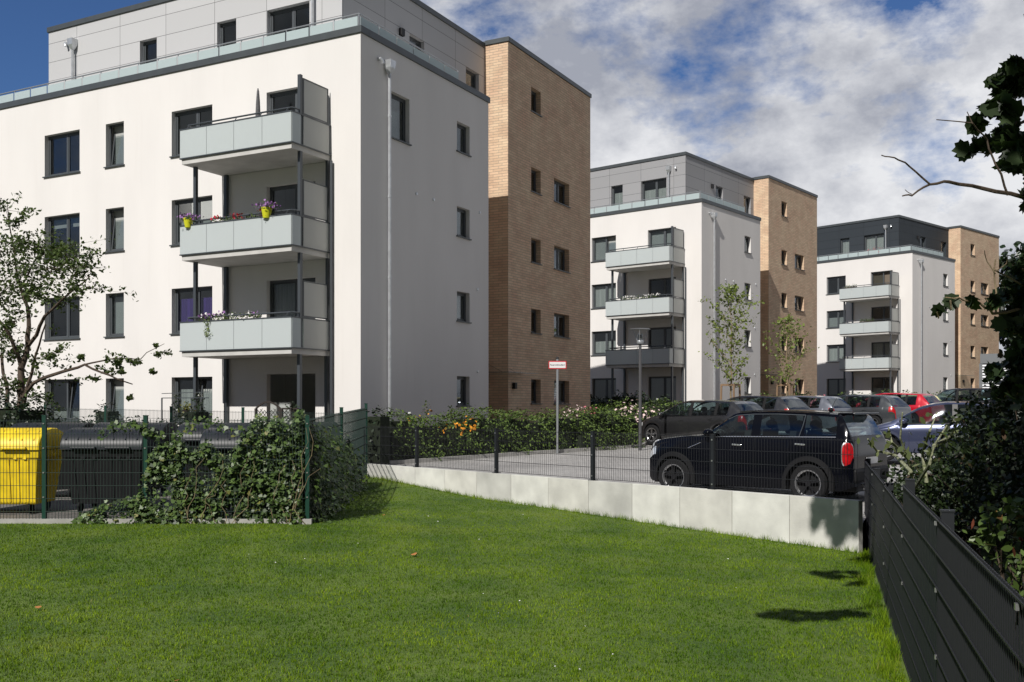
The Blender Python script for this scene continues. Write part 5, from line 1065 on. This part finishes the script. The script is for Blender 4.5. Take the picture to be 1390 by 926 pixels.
PB = mat('black_paint', (.003, .0035, .006), .12, spec=.20); PDG = paint('dark_grey_paint', (.022, .022, .024), .3); PG = paint('graphite_paint', (.055, .06, .066), .4); PRD = paint('red_paint', (.50, .006, .022), .15); PBE = paint('cream_paint', (.60, .54, .30)); PSL = paint('silver_paint', (.16, .17, .20), .5); PLB = paint('ice_blue_paint', (.05, .06, .115), .45); PBK = paint('anthracite_paint', (.03, .03, .035), .3)
# compact black car behind the retaining wall
hd_ = math.atan2(1.6, -1.95)
mtop = [(-2.06, .60), (-2.05, .80), (-2.03, 1.05), (-2.0, 1.12), (-1.90, 1.32), (-1.82, 1.47), (-1.76, 1.515), (-1.3, 1.545), (-.7, 1.565), (-.2, 1.56), (.08, 1.54), (.20, 1.50), (.36, 1.38), (.66, 1.14), (.78, 1.115), (1.2, 1.09), (1.6, 1.04), (1.80, .975), (1.90, .88), (1.95, .70), (1.96, .50)]
mbelt = [(-2.06, 1.08), (-1.9, 1.11), (0, 1.085), (.7, 1.07), (1.3, 1.0), (1.8, .90), (1.96, .72)]
Rw = Vector((4.93, 16.9)); Fw = Vector((2.985, 18.5)); hv = (Fw - Rw).normalized(); cn_ = (Rw + Fw) / 2 + Vector((.09, -.0)) + Vector((.63, .77)).normalized() * .80
mini, msec = car('small black car with black and white alloy wheels parked against the retaining wall', cn_.x, cn_.y, math.atan2(hv.y, hv.x), 4.10, 1.79, mtop, mbelt, (-1.76, .56), (.22, .72), (-1.99, -1.80), (-1.2975, 1.2975), .33, PB, clad=True, pillars=((-.40, -.24), (-1.21, -1.15)), zoff=E - 1.66 - zp(cn_.y), tail_w=.97, nose_w=.70, xend=1.96, roofw=.79)
# its upright oval lamps, chrome rings, side scuttle, spoiler, bumper, aerial
for sd_ in (1, -1):
    for nm, m_, sc, dx in (('lamp_ring', 'chrome', 1.16, 0), ('tail_light', 'lens_red', 1.0, -.012)):
        mb = MB(); n = 28; ring = []
        for k in range(n):
            a = 2 * math.pi * k / n; e = .72; cx, cz = math.copysign(abs(math.cos(a)) ** e, math.cos(a)), math.copysign(abs(math.sin(a)) ** e, math.sin(a)); ring.append((cx * .092 * sc, cz * .195 * (1 + (sc - 1) * .5)))
        cx0, cy0, cz0 = -1.945, sd_ * .815, .835; ax = Vector((-.55, sd_ * .83, 0)).normalized(); tx = Vector((-.83, -.55 * sd_, 0)).normalized()
        front = [Vector((cx0, cy0, cz0)) + tx * a + ax * (.03 - dx) + Vector((0, 0, b)) for a, b in ring]; back = [p - ax * .12 for p in front]; mid_ = [Vector((cx0, cy0, cz0)) + tx * a * .7 + ax * (.048 - dx) + Vector((0, 0, b * .8)) for a, b in ring]
        mb.v = [tuple(p) for p in back + front + mid_]
        for w0 in (0, n):
            for k in range(n): mb.f.append((w0 + k, w0 + (k + 1) % n, w0 + n + (k + 1) % n, w0 + n + k)); mb.uv += [(0, 0)] * 4
        mb.f.append(tuple(range(2 * n, 3 * n))); mb.uv += [(0, 0)] * n; mb.build(nm, m_, mini, smooth=True)
    sc_ = MB(); s1 = msec(.8); sc_.bar((.74, sd_ * (s1[4][0] + .014), s1[4][1] - .05), (.98, sd_ * (msec(.98)[4][0] + .014), s1[4][1] - .15), .05, .012); sc_.build('side_scuttle', 'chrome', mini, bevel=.005)
    rr_ = MB(); rr_.tube([(x, sd_ * (msec(x)[7][0] - .03), msec(x)[8][1] + .015) for x in np.linspace(-1.6, .05, 10)], .012, 6); rr_.build('roof_rail', 'black', mini)
    ed_ = MB(); ed_.tube([(-1.12, sd_ * (msec(-1.12)[5][0] + .006), msec(-1.12)[5][1]), (-1.17, sd_ * (msec(-1.17)[6][0] + .006), msec(-1.17)[6][1]), (-1.19, sd_ * (msec(-1.19)[7][0] + .004), msec(-1.19)[7][1])], .008, 6)
    ed_.tube([(x, sd_ * (msec(x)[7][0] + .004), msec(x)[7][1]) for x in np.linspace(-1.19, .25, 10)], .008, 6); ed_.build('window_trim', 'post', mini)
    hl = MB(); hl.ball((1.77, sd_ * .59, .86), .13, 10, 1.1); hl.build('headlight', 'lens_clear', mini, smooth='all')
mb = MB(); mb.box(-1.99, -1.70, -.60, .60, 1.495, 1.525); mb.build('roof_spoiler', PB, mini, bevel=.015)
mb = MB(); mb.box(-2.10, -1.85, -.80, .80, .36, .60); mb.build('rear_bumper', 'arch', mini, bevel=.05); mb = MB(); mb.box(-2.02, -1.6, -.6, .6, .20, .34); mb.build('rear_diffuser', 'black', mini, bevel=.02)
for sy in (.25, -.25): MB().tube([(-2.12, sy, .30), (-1.9, sy, .30)], .04, 14).build('exhaust', 'chrome', mini, smooth=True)
mb = MB(); mb.box(-2.075, -2.06, -.26, .26, .66, .77); mb.build('number_plate', 'signw', mini)
mb = MB(); mb.ball((-1.35, 0, 1.575), .045, 8, .8); mb.tube([(-1.35, 0, 1.58), (-1.45, 0, 1.78)], .004, 5); mb.build('aerial', 'black', mini)
mb = MB(); mb.box(-2.0, -.9, -.72, .72, .30, .92); mb.build('boot_floor', 'seat', mini)
mb = MB(); mb.box(-.8, 1.75, -.78, .78, .25, .62); mb.build('cabin_floor', 'seat', mini)
def hatch(label, px, Z, P_, L=4.25, W=1.78, H=1.46, head=None, tail=(-9, -8, 0, 0), zoff=0, kind='hatch', roofm=None, dx=0):
    hh = H; h2 = L / 2
    if kind == 'hatch':
        top = [(-h2, .55), (-h2 + .02, .85), (-h2 + .08, 1.0), (-h2 + .40, hh - .14), (-h2 + .55, hh - .05), (-.6, hh), (0, hh), (.35, hh - .05), (.60, hh - .14), (1.22, .97), (1.4, .93), (1.85, .80), (h2 - .06, .66), (h2, .50)]; rs = (-h2 + .07, -h2 + .42); dl = (-h2 + .62, .98); pil = ((-.18, -.06), (-1.12, -1.02)); ws = (.50, 1.24)
    elif kind == 'suv':
        top = [(-h2, .6), (-h2 + .03, .98), (-h2 + .08, 1.12), (-h2 + .42, hh - .10), (-h2 + .55, hh - .03), (-.6, hh), (.1, hh - .01), (.45, hh - .06), (.65, hh - .13), (1.2, 1.12), (1.4, 1.07), (1.9, .95), (h2 - .05, .78), (h2, .60)]; rs = (-h2 + .07, -h2 + .44); dl = (-h2 + .60, 1.0); pil = ((-.15, -.04), (-1.15, -1.04)); ws = (.52, 1.22)
    else:
        top = [(-h2, .55), (-h2 + .02, .86), (-h2 + .1, .98), (-h2 + .55, 1.02), (-1.35, hh - .20), (-1.0, hh - .07), (-.4, hh), (.1, hh), (.4, hh - .04), (.7, hh - .13), (1.35, .98), (1.5, .94), (1.95, .80), (h2 - .06, .64), (h2, .48)]; rs = (-h2 + .55, -1.0); dl = (-1.50, 1.08); pil = ((-.16, -.04), (-1.05, -.97)); ws = (.55, 1.36)
    belt = [(-h2, .98 if kind != 'suv' else 1.08), (0, .93 if kind != 'suv' else 1.03), (1.2, .90 if kind != 'suv' else 1.0), (h2, .68)]
    X = (px - HX) / F * Z
    rr_, s_ = car(label, X, Z, head if head is not None else math.atan2(.72, -.69), L, W, top, belt, dl, ws, rs, (-L * .305, L * .325), .32, P_, tail=(-h2 + .0, -h2 + .24, 3, 4), roofm=roofm, pillars=pil, zoff=zoff, tail_w=.84, nose_w=.72)
    return rr_
hatch('dark grey hatchback with long red tail lights beside the hedge and street lamp', 953, 32.3, PDG, zoff=.05)
hatch('dark blue hatchback almost hidden behind the dark grey one', 1018, 36.5, PBK, zoff=.15)
hatch('silver hatchback roof showing beyond the small black car', 1078, 39.0, PSL, zoff=.13)
hatch('graphite hatchback parked left of the red car', 1157, 40.0, PG, zoff=.15)
hatch('bright red hatchback in the parked row', 1208, 43.5, PRD, zoff=.16, H=1.5)
hatch('small cream coloured car beside the red hatchback', 1240, 48.0, PBE, L=3.8, zoff=.05, H=1.48)
hatch('black estate car with roof rails at the far end of the row', 1306, 46.5, PBK, L=4.5, W=1.86, H=1.64, zoff=.22, kind='suv')
hatch('ice blue saloon car parked behind the shrubs at the right', 1290, 24.8, PLB, L=4.55, H=1.47, zoff=.10, kind='saloon', head=math.atan2(.40, -.92))
hatch('pale blue car half hidden by foliage beyond the ice blue saloon', 1392, 33, PSL, L=4.3, zoff=.25)
bpy.context.view_layer.update()
